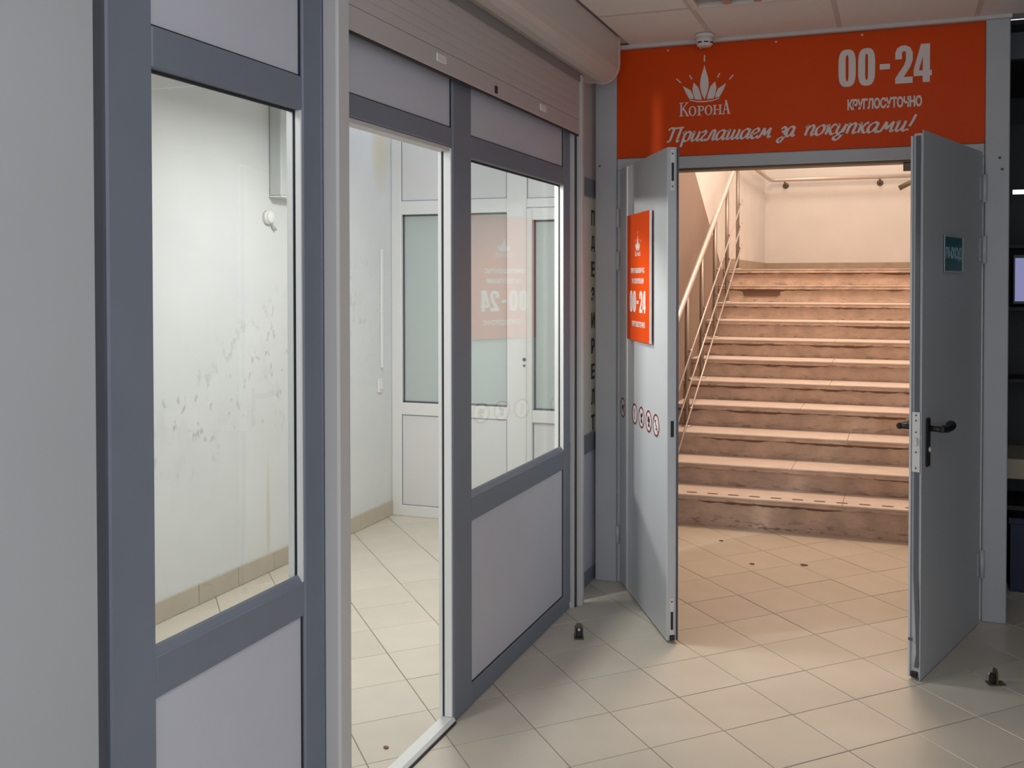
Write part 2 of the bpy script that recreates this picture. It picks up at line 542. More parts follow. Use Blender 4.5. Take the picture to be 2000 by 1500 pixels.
def digits_0024(x0, z0, w, h):
    """heavy condensed digits 00-24 as filled outlines in a w x h box"""
    L = []
    def sc(loop): L.append([(x0 + px * w, z0 + py * h) for px, py in loop])
    aspect = w / h
    def zero(a, b):
        wd = (b - a); rx = wd * .5
        outer = [(a + rx + rx * math.copysign(abs(math.cos(t)) ** .75, math.cos(t)), .5 + .5 * math.copysign(abs(math.sin(t)) ** .55, math.sin(t))) for t in [2 * math.pi * k / 40 for k in range(40)]]
        inner = [(a + rx + rx * .17 * math.copysign(abs(math.cos(t)) ** .7, math.cos(t)), .5 + .35 * math.copysign(abs(math.sin(t)) ** .4, math.sin(t))) for t in [2 * math.pi * k / 32 for k in range(32)]]
        sc(outer); sc(inner[::-1])
    zero(0.0, .19); zero(.215, .40)
    sc([(.45, .40), (.56, .40), (.56, .545), (.45, .545)])
    # 2
    sc([(.615, 0), (.80, 0), (.80, .165), (.705, .165), (.775, .43), (.80, .60), (.80, .80), (.775, .93), (.735, .985), (.705, 1.0), (.675, .985), (.635, .93), (.615, .82), (.615, .64), (.685, .64), (.685, .80), (.70, .845), (.718, .845), (.728, .80), (.728, .62), (.71, .48), (.615, .14)])
    # 4
    sc([(.905, 0), (.98, 0), (.98, .17), (1.0, .17), (1.0, .31), (.98, .31), (.98, 1.0), (.885, 1.0), (.81, .34), (.81, .17), (.905, .17)])
    sc([(.905, .31), (.865, .31), (.905, .68)][::-1])
    return L


# ------------------------------------------------------------------ floor
TH, TP = rad(44.0), 0.283
OU, OV = 0.11885, 0.11188
FX0, FX1, FY0, FY1 = -3.06, 2.4, -0.6, 5.84
floor = obj('floor', B(-3.2, 4.2, -3.0, 5.86, -0.15, -0.0022), M['grout'])
tag(floor, 'beige square floor tiles laid diagonally with thin brown joints', kind='structure')


def clip(poly, inside, inter):
    out = []
    for i in range(len(poly)):
        a, b = poly[i], poly[(i + 1) % len(poly)]
        if inside(a): out.append(a)
        if inside(a) != inside(b): out.append(inter(a, b))
    return out


def clip_rect(poly, x0, x1, y0, y1):
    for ax, lim, sg in ((0, x0, 1), (0, x1, -1), (1, y0, 1), (1, y1, -1)):
        if not poly: break
        ins = lambda p: (p[ax] - lim) * sg >= 0
        def itr(a, b):
            t = (lim - a[ax]) / (b[ax] - a[ax])
            return (a[0] + (b[0] - a[0]) * t, a[1] + (b[1] - a[1]) * t)
        poly = clip(poly, ins, itr)
    return poly


def tile_mb(poly, mb=None, z0=-0.012, z1=0.0, ch=0.0012, cen=None):
    mb = mb or MB()
    n = len(poly)
    cx = sum(p[0] for p in poly) / n; cy = sum(p[1] for p in poly) / n
    ins = []
    for p in poly:
        d = Vector((p[0] - cx, p[1] - cy)); l = d.length
        d = d * max(0.3, (l - ch * 1.4) / max(l, 1e-6))
        ins.append((cx + d.x, cy + d.y))
    vs = [(p[0], p[1], z0) for p in poly] + [(p[0], p[1], z1 - ch) for p in poly] + [(p[0], p[1], z1) for p in ins]
    fs = [tuple(range(n))[::-1]] + [(i, (i + 1) % n, n + (i + 1) % n, n + i) for i in range(n)] + \
         [(n + i, n + (i + 1) % n, 2 * n + (i + 1) % n, 2 * n + i) for i in range(n)] + [tuple(range(2 * n, 3 * n))]
    return mb.add(vs, fs)


def project(x, y, z):
    v = Vector((x, y, z - EYE))
    f0 = Vector((-math.sin(YAW), math.cos(YAW), 0)); up = Vector((0, 0, 1))
    F = f0 * math.cos(PITCH) - up * math.sin(PITCH); U = up * math.cos(PITCH) + f0 * math.sin(PITCH)
    R = Vector((math.cos(YAW), math.sin(YAW), 0))
    d = v.dot(F)
    if d < 0.1: return None
    return PX + FPX * v.dot(R) / d, PY - FPX * v.dot(U) / d


G = 0.0033       # joint width
tiles = []
cu_, su_ = math.cos(TH), math.sin(TH)
for i in range(-26, 36):
    for j in range(-26, 36):
        u0, v0 = OU + i * TP, OV + j * TP
        cs = [(u0 + G / 2, v0 + G / 2), (u0 + TP - G / 2, v0 + G / 2), (u0 + TP - G / 2, v0 + TP - G / 2), (u0 + G / 2, v0 + TP - G / 2)]
        full = [(u * cu_ - v * su_, u * su_ + v * cu_) for u, v in cs]
        poly = clip_rect(full, FX0, FX1, FY0, FY1)
        # no floor under the solid walls right of the doorway and behind the shop end
        if len(poly) < 3: continue
        cx = sum(p[0] for p in poly) / len(poly); cy = sum(p[1] for p in poly) / len(poly)
        if cx < -1.5 and cy > 5.6: continue
        a = abs(sum(poly[k][0] * poly[(k + 1) % len(poly)][1] - poly[(k + 1) % len(poly)][0] * poly[k][1] for k in range(len(poly)))) / 2
        if a < 1e-4: continue
        pr = project(cx, cy, 0)
        seen = pr is not None and -60 < pr[0] < 2060 and pr[1] < 1590
        if cx < -1.47: seen = seen and cy > 2.0
        if cx > 0.9: seen = False
        whole = len(poly) == 4 and abs(a - (TP - G) ** 2) < 1e-5
        tiles.append((seen, cy, poly, whole, (cx, cy)))
seen = sorted([t for t in tiles if t[0]], key=lambda t: t[1])
nearest, rest = seen[:296], seen[296:] + [t for t in tiles if not t[0]]
hs = (TP - G) / 2
base_poly = [(u * cu_ - v * su_, u * su_ + v * cu_) for u, v in ((-hs, -hs), (hs, -hs), (hs, hs), (-hs, hs))]
tile_mesh = tile_mb(base_poly).mesh('tile'); tile_mesh.materials.append(M['tile'])
for _, _, poly, whole, c in nearest:
    dz = random.uniform(-0.0006, 0.0004)
    if whole:
        obj('tile', tile_mesh, None, floor, pos=(c[0], c[1], dz))
    else:
        obj('tile', tile_mb([(p[0] - c[0], p[1] - c[1]) for p in poly]), M['tile'], floor, pos=(c[0], c[1], dz))
mbr = MB()
for _, _, poly, _, _ in rest: tile_mb(poly, mbr)
tag(obj('remaining_tiles', mbr, M['tile'], floor), kind='stuff')

# ------------------------------------------------------------------ ceiling
CZ = 2.65
ceil = obj('ceiling', B(-3.2, 4.2, -3.0, 4.70, CZ + 0.012, CZ + 0.20), M['grid'])
tag(ceil, 'suspended ceiling of square off white panels in a thin metal grid', kind='structure')
CP = 0.575
CX0, CY0 = -0.832, 4.022
lamp_cells = {(0, -1)}
for i in range(-1, 5):
    for j in range(-4, 1):
        if (i, j) in lamp_cells: continue
        x0, y0 = CX0 + i * CP, CY0 + j * CP
        x1, y1 = x0 + CP, min(y0 + CP, 4.56)
        x0c = max(x0, -1.25)
        obj('ceiling_panel', tile_mb([(x0c + .008, y0 + .008), (x1 - .008, y0 + .008), (x1 - .008, y1 - .008), (x0c + .008, y1 - .008)], None, CZ + 0.012, CZ + 0.002, 0.001), M['ceil'], ceil)
for i in range(0, 6):
    x = CX0 + i * CP
    obj('grid_bar', B(x - .011, x + .011, -1.8, 4.56, CZ, CZ + 0.013), M['grid'], ceil)
for j in range(-4, 1):
    y = CY0 + j * CP
    for i in range(-1, 5):
        x = max(CX0 + i * CP, -1.25)
        obj('grid_bar', B(x + .012, CX0 + (i + 1) * CP - .012, y - .011, y + .011, CZ + 0.0005, CZ + 0.013), M['grid'], ceil)
tag(obj('trim_1', B(-1.32, 0.46, 4.545, 4.575, CZ - 0.016, CZ + 0.002, c=0.002), M['grid']),
    'thin edge trim between ceiling and orange sign', kind='structure')

# ------------------------------------------------------------------ walls of the corridor at left (solid part)
tag(obj('wall_corner', B(-1.60, -1.37, -3.0, 1.364, 0, CZ, c=0.004), M['wall']), 'plain pale grey wall at the left edge beside the grey window post', kind='structure')

# ------------------------------------------------------------------ glazed partition
PXF = -1.415            # outer face of the frame
PM = -1.438             # joint between the grey outer and the white inner profile
PI = -1.459             # inner face
part = struct('wall_left', 'grey framed glazed shop partition with white lower panels and a door opening', (PXF, 1.36, 0))


def post(y0, y1, z0=0.0, z1=2.62, x=PXF, inner=True, c=0.004):
    p = obj('post', B(PM, x, y0, y1, z0, z1, c=c), M['frame'], part)
    if inner:
        obj('inner_post', B(PI, PM - 0.0005, y0 + .004, y1 - .004, z0, z1, c=c), M['pvc'], part, label='white inner face of the post')


def rail(y0, y1, z0, z1, inner=True, x=PXF - 0.0015):
    obj('rail', B(PM, x, y0, y1, z0, z1, c=0.003), M['frame'], part)
    if inner:
        obj('inner_rail', B(PI, PM - 0.0005, y0, y1, z0, z1, c=0.003), M['pvc'], part, label='white inner face of the rail')


def panel(y0, y1, z0, z1, inner=True):
    obj('panel', B(PM + 0.006, PXF - 0.010, y0 - .002, y1 + .002, z0 - .002, z1 + .002), M['panel'], part)
    # slim gasket on the far edge and along the foot of the panel
    obj('gasket', B(PXF - 0.010, PXF - 0.0075, y1 - .006, y1, z0, z1), M['gasket'], part)
    obj('gasket', B(PXF - 0.010, PXF - 0.0075, y0, y1, z0, z0 + .004), M['gasket'], part)
    if inner:
        obj('inner_panel', B(PI + 0.008, PM + 0.004, y0, y1, z0, z1), M['pvc_panel'], part, label='white inner panel')


def pane(y0, y1, z0, z1):
    obj('glass_pane', B(PM - 0.0015, PM + 0.0015, y0 + .001, y1 - .001, z0 + .001, z1 - .001), M['glass'], part, label='clear glass pane')
    g = MB()
    for xa, xb in ((PM + 0.0016, PM + 0.0035), (PM - .0035, PM - .0016)):
        g.box(xa, xb, y0, y0 + .006, z0, z1); g.box(xa, xb, y1 - .006, y1, z0, z1)
        g.box(xa, xb, y0, y1, z0, z0 + .006); g.box(xa, xb, y0, y1, z1 - .006, z1)
    obj('gasket', g, M['gasket'], part)
    obj('reveal_strip', B(PM + .0036, PXF - .003, y1 - .006, y1 - .0005, z0, z1, c=.0008), M['pvc'], part, label='white reveal beside the glass')
    obj('reveal_strip', B(PI - .001, PM - .0036, y1 - .006, y1 - .0005, z0, z1, c=.0008), M['pvc'], part, label='white reveal beside the glass')
    # bead: bevelled strip along the foot of the pane, outside
    obj('glazing_bead', MB().prism([(PM + .004, z0), (PXF - .004, z0), (PXF - .014, z0 + .014), (PM + .004, z0 + .018)], 'y', y0, y1), M['frame'], part)


ZB, ZR0, ZR1, ZG, ZT, ZTOP = 0.075, 0.652, 0.738, 0.738, 1.929, 2.60
# recess beside the wall, its shade put into a dark colour, then bay one
obj('channel', B(PM, PXF - 0.012, 1.366, 1.437, 0, 2.62), M['dark_slot'], part, label='recessed channel beside the wall, shade put into its dark colour')
post(1.437, 1.556)
post(2.070, 2.150)
Y0, Y1 = 1.556, 2.070
rail(Y0, Y1, 0, ZB); panel(Y0, Y1, ZB, ZR0); rail(Y0, Y1, ZR0, ZR1); pane(Y0, Y1, ZG, ZT)
rail(Y0, Y1, ZT, 2.013); panel(Y0, Y1, 2.013, ZTOP); rail(Y0, Y1, ZTOP, 2.62)
# door opening
post(2.152, 2.262)
post(2.930, 3.078)
obj('door_jamb', B(-1.4465, PXF - 0.004, 2.921, 2.9295, 0.022, 1.946, c=0.0015), M['pvc'], part, label='white door jamb')
obj('gasket', B(-1.4535, -1.447, 2.923, 2.929, 0.022, 1.946), M['gasket'], part)
obj('jamb_strip', B(-1.466, -1.4537, 2.919, 2.929, 0.022, 1.936, c=0.001), M['pvc'], part, label='bright white strip at the inner edge of the jamb')
obj('door_jamb', B(-1.480, PXF - 0.004, 2.2625, 2.271, 0.022, 1.946, c=0.0015), M['pvc'], part, label='white door jamb')
rail(2.262, 2.930, 1.949, 2.013, inner=True)
obj('door_head', B(-1.466, PXF - 0.006, 2.2715, 2.9185, 1.934, 1.9485, c=0.002), M['guide'], part, label='pale underside strip of the door head')
panel(2.262, 2.930, 2.013, ZTOP, inner=True); rail(2.262, 2.930, ZTOP, 2.62)
obj('threshold', MB().prism([(PI - .005, 0), (PXF + .004, 0), (PXF + .006, .010), (PXF - .002, .021), (PI + .002, .021), (PI - .005, .014)], 'y', 2.262, 2.930), M['pvc'], part, label='white worn door threshold')
obj('threshold_edge', B(PXF + .0045, PXF + .009, 2.262, 2.930, 0, .008), M['gasket'], part, label='dark rubber edge of the threshold')
# bay two
Y0, Y1 = 3.078, 4.070
rail(Y0, Y1, 0, ZB); panel(Y0, Y1, ZB, ZR0); rail(Y0, Y1, ZR0, ZR1); pane(Y0, Y1, ZG, ZT)
rail(Y0, Y1, ZT, 2.008); panel(Y0, Y1, 2.008, ZTOP); rail(Y0, Y1, ZTOP, 2.62)
post(4.070, 4.148)
# bay three, set back, with the pale lettered panel
XB = -1.440
PI3 = -1.485
obj('post', B(PI3, XB, 4.215, 4.222, 0, 2.62), M['frame'], part)
for z0, z1 in ((0, .068), (.650, .742), (1.915, 2.006), (2.58, 2.62)):
    obj('rail', B(PI3, XB, 4.222, 4.70, z0, z1, c=0.003), M['frame'], part)
obj('panel', B(PI3 + .01, XB - .008, 4.222, 4.70, .068, .650), M['panel'], part)
obj('panel', B(PI3 + .01, XB - .008, 4.222, 4.70, 2.006, 2.58), M['slat'], part)
obj('cream_panel', B(PI3 + .01, XB - .010, 4.222, 4.70, .742, 1.915), M['cream_panel'], part, label='cream backed panel with black vertical lettering')
zt = 1.855
for k, ch in enumerate('ПДЕЗИРЕЛТ'):
    me = text_mesh(ch, 0.055, 0.078, 0.001, 'black_letter', bold=0.03)
    place_plane(me, (XB - 0.009, 4.578, zt - .078 - k * 0.1285), (0, 1, 0), (0, 0, 1))
    obj('black_letter', me, M['letter'], part)

# ------------------------------------------------------------------ roller shutter over the door opening and bay two
sh = thing('roller_shutter', 'cream roller shutter half rolled up over the shop door, with rounded box below the ceiling', 'roller shutter', (-1.385, 3.2, 0))
# guides
obj('guide_rail', B(-1.4145, -1.366, 2.152, 2.212, 0, 2.46, c=0.006), M['guide'], sh)
gr = MB()
gr.box(-1.4145, -1.405, 4.150, 4.214, 0, 2.44)
gr.box(-1.405, -1.368, 4.178, 4.214, 0, 2.44, c=0.003)
gr.box(-1.405, -1.396, 4.150, 4.158, 0, 2.44)
obj('guide_rail', gr, M['guide'], sh)
obj('guide_brush', B(-1.404, -1.392, 4.160, 4.1775, 0, 2.16), M['gasket'], sh, label='black brush strip in the guide slot')
# curtain
SX = -1.385
NS, SP = 6, 0.0335
zb = 2.236
for k in range(NS):
    z0 = zb + k * SP
    pr = [(SX - .006, z0), (SX + .0043, z0), (SX + .005, z0 + .002), (SX + .0055, z0 + SP * .5), (SX + .005, z0 + SP - .002), (SX + .0043, z0 + SP - .0004), (SX - .006, z0 + SP - .0004)]
    obj('slat', MB().prism(pr, 'y', 2.205, 4.176), M['slat'], sh)
obj('bottom_bar', B(SX - .008, SX + .006, 2.205, 4.176, 2.168, 2.2355, c=0.003), M['slat'], sh)
obj('bottom_shadow_strip', B(SX - .005, SX + .003, 2.205, 4.176, 2.161, 2.168), M['gasket'], sh)  # black strip standing in for the shadow line under the bottom bar
for y in (2.765, 3.69):
    obj('latch_tab', B(SX + .006, SX + .013, y - .034, y + .034, 2.192, 2.220, c=0.003), M['lamp_white'], sh, label='white tab on the shutter bottom bar')
obj('keyhole', B(SX + .006, SX + .010, 3.200, 3.222, 2.178, 2.205, c=0.003), M['black'], sh)
obj('box_lip', B(SX + .006, SX + .010, 2.12, 4.20, 2.408, 2.448), M['lip'], sh, label='dark inner lip of the shutter box')
prof = [(-1.4145, 2.648), (-1.4145, 2.4475), (-1.375, 2.4475), (-1.340, 2.438), (-1.310, 2.441), (-1.285, 2.455), (-1.268, 2.474), (-1.256, 2.500), (-1.252, 2.530), (-1.254, 2.648)]
obj('shutter_box', MB().prism(prof, 'y', 2.10, 4.385), M['box'], sh)
ec = [(-1.4145, 2.649), (-1.4145, 2.444), (-1.372, 2.444), (-1.340, 2.4345), (-1.309, 2.4375), (-1.283, 2.452), (-1.266, 2.472), (-1.253, 2.499), (-1.249, 2.530), (-1.251, 2.649)]
obj('end_cap', MB().prism(ec, 'y', 4.3855, 4.402), M['box'], sh)

# ------------------------------------------------------------------ inside the shop
tag(obj('wall_shop', B(-3.20, -3.06, 0.9, 5.44, 0, CZ), M['shopwall']), 'whitewashed shop wall with scuffs and chips behind the glazing', kind='structure')
tag(obj('wall_shop_near', B(-3.2, -1.60, 0.9, 1.0, 0, CZ), M['shopwall']), 'near end wall of the empty shop', kind='structure')
bb = struct('baseboard_shop', 'beige tile skirting along the foot of the shop wall', (-3.055, 1.36, 0))
y = 1.36 + 0.0
while y < 5.40:
    obj('skirting_tile', B(-3.0595, -3.050, y + .0012, min(y + .283, 5.429) - .0012, 0.001, .094, c=0.0015), M['skirt'], bb)
    y += 0.283
# white framed glazed partition at the end of the shop
YB = 5.43
wb = struct('wall_shop_end', 'white framed partition with frosted panes at the end of the shop', (-2.26, YB, 0))
def wpost(x0, x1, z0=0, z1=2.64, y=YB): obj('post', B(x0, x1, y, YB + .06, z0, z1, c=0.004), M['pvc'], wb)
def wrail(x0, x1, z0, z1, y=YB + .001): obj('rail', B(x0, x1, y, YB + .06, z0, z1, c=0.003), M['pvc'], wb)
def wpanel(x0, x1, z0, z1, d=.008):
    obj('panel', B(x0 + .004, x1 - .004, YB + d, YB + .05, z0 + .004, z1 - .004), M['pvc_panel'], wb)
    g = MB(); a, b = YB + d - .003, YB + d + .004
    g.box(x0, x0 + .004, a, b, z0, z1); g.box(x1 - .004, x1, a, b, z0, z1); g.box(x0, x1, a, b, z0, z0 + .004); g.box(x0, x1, a, b, z1 - .004, z1)
    obj('gasket', g, M['frame'], wb)
def wpane(x0, x1, z0, z1):
    obj('frosted_pane', B(x0, x1, YB + .030, YB + .036, z0, z1), M['frosted'], wb)
    g = MB(); a, b = YB + .024, YB + .030
    g.box(x0, x0 + .010, a, b, z0, z1); g.box(x1 - .010, x1, a, b, z0, z1); g.box(x0, x1, a, b, z0, z0 + .010); g.box(x0, x1, a, b, z1 - .010, z1)
    obj('gasket', g, M['dark_slot'], wb)
wpost(-3.058, -2.987); wpost(-2.262, -2.130)
wrail(-2.987, -2.262, 0, .070); wpanel(-2.987, -2.262, .070, .648); wrail(-2.987, -2.262, .648, .724); wpane(-2.987, -2.262, .724, 1.920)
wrail(-2.987, -2.262, 1.920, 2.005); wpanel(-2.987, -2.262, 2.005, 2.58); wrail(-2.987, -2.262, 2.58, 2.64)
wrail(-2.130, -1.49, 1.945, 2.000); wpanel(-2.130, -1.49, 2.000, 2.58); wrail(-2.130, -1.49, 2.58, 2.64)
# sash of the second bay stands slightly proud
sy = YB - .012
obj('sash', B(-2.127, -2.092, sy, YB + .05, .012, 1.940, c=0.003), M['pvc'], wb)
obj('sash', B(-1.56, -1.495, sy, YB + .05, .012, 1.940, c=0.003), M['pvc'], wb)
wrail(-2.0915, -1.5605, 1.868, 1.940, sy); wrail(-2.0915, -1.5605, .640, .714, sy); wrail(-2.0915, -1.5605, .012, .070, sy)
wpane(-2.0915, -1.5605, .714, 1.868); wpanel(-2.0915, -1.5605, .070, .640)
obj('keyhole', MB().lathe([(.010, 0), (.010, .006), (.006, .008)], (-2.146, YB - .0005, 1.022), 'y', 12, -1), M['dark_slot'], wb, label='small dark lock hole')
obj('keyhole', MB().lathe([(.007, 0), (.007, .006), (.004, .008)], (-2.146, YB - .0005, .985), 'y', 12, -1), M['dark_slot'], wb, label='small dark lock hole')

cb = thing('duct_cover', 'grey white boxed duct cover high on the shop wall', 'duct cover', (-3.06, 4.3, 1.935))
obj('cover', B(-3.0595, -2.985, 4.176, 4.56, 1.936, 2.60, c=0.006), M['grey_box'], cb)
obj('bottom_flange', B(-3.0595, -2.978, 4.170, 4.565, 1.930, 1.9358, c=0.001), M['pvc'], cb)
jb = thing('junction_box', 'small round white junction box on the shop wall below the duct cover', 'junction box', (-3.06, 4.165, 1.82))
obj('base', MB().lathe([(.036, 0), (.036, .018), (.032, .022)], (-3.0595, 4.155, 1.825), 'x', 18), M['pvc'], jb)
obj('lid', MB().lathe([(.030, .0225), (.030, .030), (.024, .034)], (-3.0595, 4.155, 1.825), 'x', 18), M['pvc'], jb)
obj('cable_stub', MB().tube([(-3.045, 4.18, 1.800), (-3.04, 4.195, 1.778), (-3.045, 4.21, 1.765)], .007, 8), M['grey_box'], jb)
cc = thing('cable_conduit', 'thin white cable conduit running down the shop wall by the white frame', 'conduit', (-3.06, 5.30, 0.94))
obj('conduit', B(-3.0595, -3.044, 5.288, 5.308, .955, 1.70, c=0.003), M['pvc'], cc)
obj('clip', B(-3.0595, -3.040, 5.283, 5.313, 1.30, 1.315, c=0.002), M['pvc'], cc)
sw = thing('wall_socket', 'small white socket on the shop wall under the conduit', 'socket', (-3.06, 5.28, 0.85))
obj('plate', B(-3.0595, -3.046, 5.252, 5.300, .805, .890, c=0.003), M['pvc'], sw)
obj('rocker', B(-3.0455, -3.040, 5.262, 5.290, .822, .872, c=0.002), M['pvc'], sw)
hk = thing('wall_hook', 'tiny white hook on the shop wall near the glass edge', 'hook', (-3.06, 4.385, .34))
obj('plate', B(-3.0595, -3.052, 4.375, 4.41, .325, .36, c=0.002), M['pvc'], hk)
obj('hook', MB().tube([(-3.052, 4.392, .35), (-3.03, 4.392, .342), (-3.022, 4.392, .352)], .004, 8), M['pvc'], hk)

for k, yy in enumerate((1.80, 3.75)):
    l = thing('pendant_light', ('lit square lamp hung on two wires near the front of the shop', 'lit square lamp hung on two wires in the middle of the shop')[k], 'lamp', (-2.02, yy, 2.32))
    q = .20
    obj('housing', B(-2.02 - q, -2.02 + q, yy - q, yy + q, 2.335, 2.39, c=.006), M['lamp_white'], l)
    obj('diffuser', B(-2.02 - q + .02, -2.02 + q - .02, yy - q + .02, yy + q - .02, 2.322, 2.3345), M['lamp_on'], l)
    for dy in (-.12, .12):
        obj('wire', MB().tube([(-2.02, yy + dy, 2.3905), (-2.02, yy + dy, 2.661)], .003, 6), M['grey_box'], l)

fl = thing('notice_fill_lamp', 'small added flood lamp, unseen, brightening the left door and its notice', 'lamp', (-3.02, 2.38, 2.2))  # housing for the added flood, unseen from the camera
obj('bracket', B(-3.0595, -3.03, 2.34, 2.40, 2.17, 2.25, c=.004), M['grey_box'], fl)
hd = MB().box(-.10, .10, -.10, .10, .006, .030, c=.003)
Rm = Matrix.Translation((-2.985, 2.40, 2.20)) @ Matrix.Rotation(rad(-46), 4, 'Z') @ Matrix.Rotation(rad(72), 4, 'X')
hd.v = [tuple(Rm @ Vector(p)) for p in hd.v]
obj('housing', hd, M['grey_box'], fl)
hd = MB().box(-.085, .085, -.085, .085, .001, .0058)
hd.v = [tuple(Rm @ Vector(p)) for p in hd.v]
obj('lens', hd, M['lamp_on'], fl)

# ------------------------------------------------------------------ door wall with sign, columns and frame
DY = 4.58
dw = struct('wall_door', 'end wall with grey columns and the wide double door opening', (-0.48, DY, 0))
obj('column', B(-1.428, -1.318, 4.575, 4.76, 0, 2.645, c=0.004), M['column'], dw, label='grey boxed column left of the doors')
obj('column', B(0.357, 0.455, 4.565, 4.76, 0, 2.640, c=0.004), M['column'], dw, label='grey boxed column right of the doors')
obj('header', B(-1.318, 0.357, 4.592, 4.74, 2.062, 2.645), M['column'], dw)
for x, z in ((-1.405, 2.07), (.415, 2.035), (.425, 1.985)):
    obj('column_screw', MB().lathe([(.006, 0), (.005, .003)], (x, 4.5745 if x < 0 else 4.5645, z), 'y', 10, -1), M['dark_slot'], dw)
fr = struct('trim_2', 'grey steel frame around the double door opening', (-0.48, DY, 0))
obj('frame_head', B(-1.317, .356, 4.582, 4.70, 2.046, 2.103, c=0.003), M['column'], fr)
obj('frame_stop', B(-1.26, .30, 4.61, 4.70, 2.036, 2.0455, c=0.002), M['bronze'], fr, label='dark rebate under the frame head')
obj('frame_jamb', B(-1.317, -1.268, 4.582, 4.70, 0, 2.0455, c=0.003), M['column'], fr)
obj('frame_jamb', B(.300, .356, 4.582, 4.70, 0, 2.0455, c=0.003), M['column'], fr)
obj('strike_bracket', B(.02, .075, 4.62, 4.66, 2.000, 2.0355, c=0.003), M['bronze'], fr)

# orange sign
sg = thing('shop_sign', 'long orange sign board with white crown logo and 00-24 lettering above the double doors', 'sign', (-0.48, 4.585, 2.104))
SX0, SX1, SZ0, SZ1 = -1.317, .356, 2.105, 2.634
obj('board', B(SX0, SX1, 4.580, 4.591, SZ0, SZ1, c=0.001), M['orange'], sg)
SF = 4.5785


def on_sign(me_or_mb, name, label=None, mtl='white_print', parent=sg, y=SF):
    me = me_or_mb.mesh(name) if isinstance(me_or_mb, MB) else me_or_mb
    place_plane(me, (0, y, 0), (1, 0, 0), (0, 0, 1))
    return obj(name, me, M[mtl], parent, label=label)


me = curve_mesh(digits_0024(-.263, 2.386, .400, .170), 0.001, 'lettering')
on_sign(me, 'lettering', 'large white opening hours 00-24')
me = text_mesh('КРУГЛОСУТОЧНО', .320, .050, .001, 'lettering', bold=0.042, spacing=0.96)
for v in me.vertices: v.co.x += -.223; v.co.y += 2.279
on_sign(me, 'lettering', 'small white word КРУГЛОСУТОЧНО')
wmn, wmx = .0048, .0140
for w_, a_, b_ in (('Приглашаем', -1.068, -.552), ('за', -.533, -.446), ('покупками!', -.420, .066)):
    on_sign(script_word(w_, a_, b_, 2.174, .044, wmn, wmx), 'lettering', 'white script word ' + w_)

# logo: crown of five leaves with dashes, over the serif word
def leaf(tip, base, width, belly=.45, n=8):
    t, b = Vector(tip), Vector(base)
    d = (t - b); L_ = d.length; d.normalize(); nn = Vector((-d.y, d.x))
    left, right = [], []
    for k in range(n + 1):
        s = k / n
        w = width / 2 * (math.sin(math.pi * min(1, s / (2 * belly))) if s < belly else math.cos(math.pi / 2 * (s - belly) / (1 - belly)) ** 1.3)
        p = b + d * L_ * s
        left.append(p + nn * w); right.append(p - nn * w)
    return [tuple(p) for p in left] + [tuple(p) for p in right[::-1][1:-1]]


def crown(cx, zb_, sx, sz):
    """crown outlines scaled from the measured logo: unit box about .27 wide, .22 tall"""
    f = lambda p: (cx + p[0] * sx, zb_ + p[1] * sz)
    L = []
    L.append([f(p) for p in leaf((0, .172), (0, .006), .042)])
    P2 = [(-.052, .091), (-.058, .060), (-.054, .035), (-.045, .010), (-.012, .007), (-.018, .035), (-.030, .068)]
    P1 = [(-.105, .079), (-.090, .045), (-.073, .015), (-.051, .013), (-.057, .035), (-.066, .055)]
    for pp in (P2, P1):
        L.append([f(p) for p in pp]); L.append([f((-p[0], p[1])) for p in pp[::-1]])
    for a, b, w in (((0, .188), (0, .219), .006), ((-.060, .108), (-.072, .128), .006), ((.063, .108), (.074, .128), .006), ((-.114, .094), (-.136, .115), .006), ((.119, .095), (.138, .115), .006)):
        a, b = Vector(a), Vector(b); d = (b - a).normalized(); n_ = Vector((-d.y, d.x)) * w / 2
        L.append([f(p) for p in (a + n_, b + n_, b - n_, a - n_)])
    arc = [(-.072, .012), (-.04, .003), (0, 0), (.04, .003), (.072, .012)]
    L.append([f(p) for p in arc] + [f((p[0] * .96, p[1] - .006)) for p in arc[::-1]])
    return L


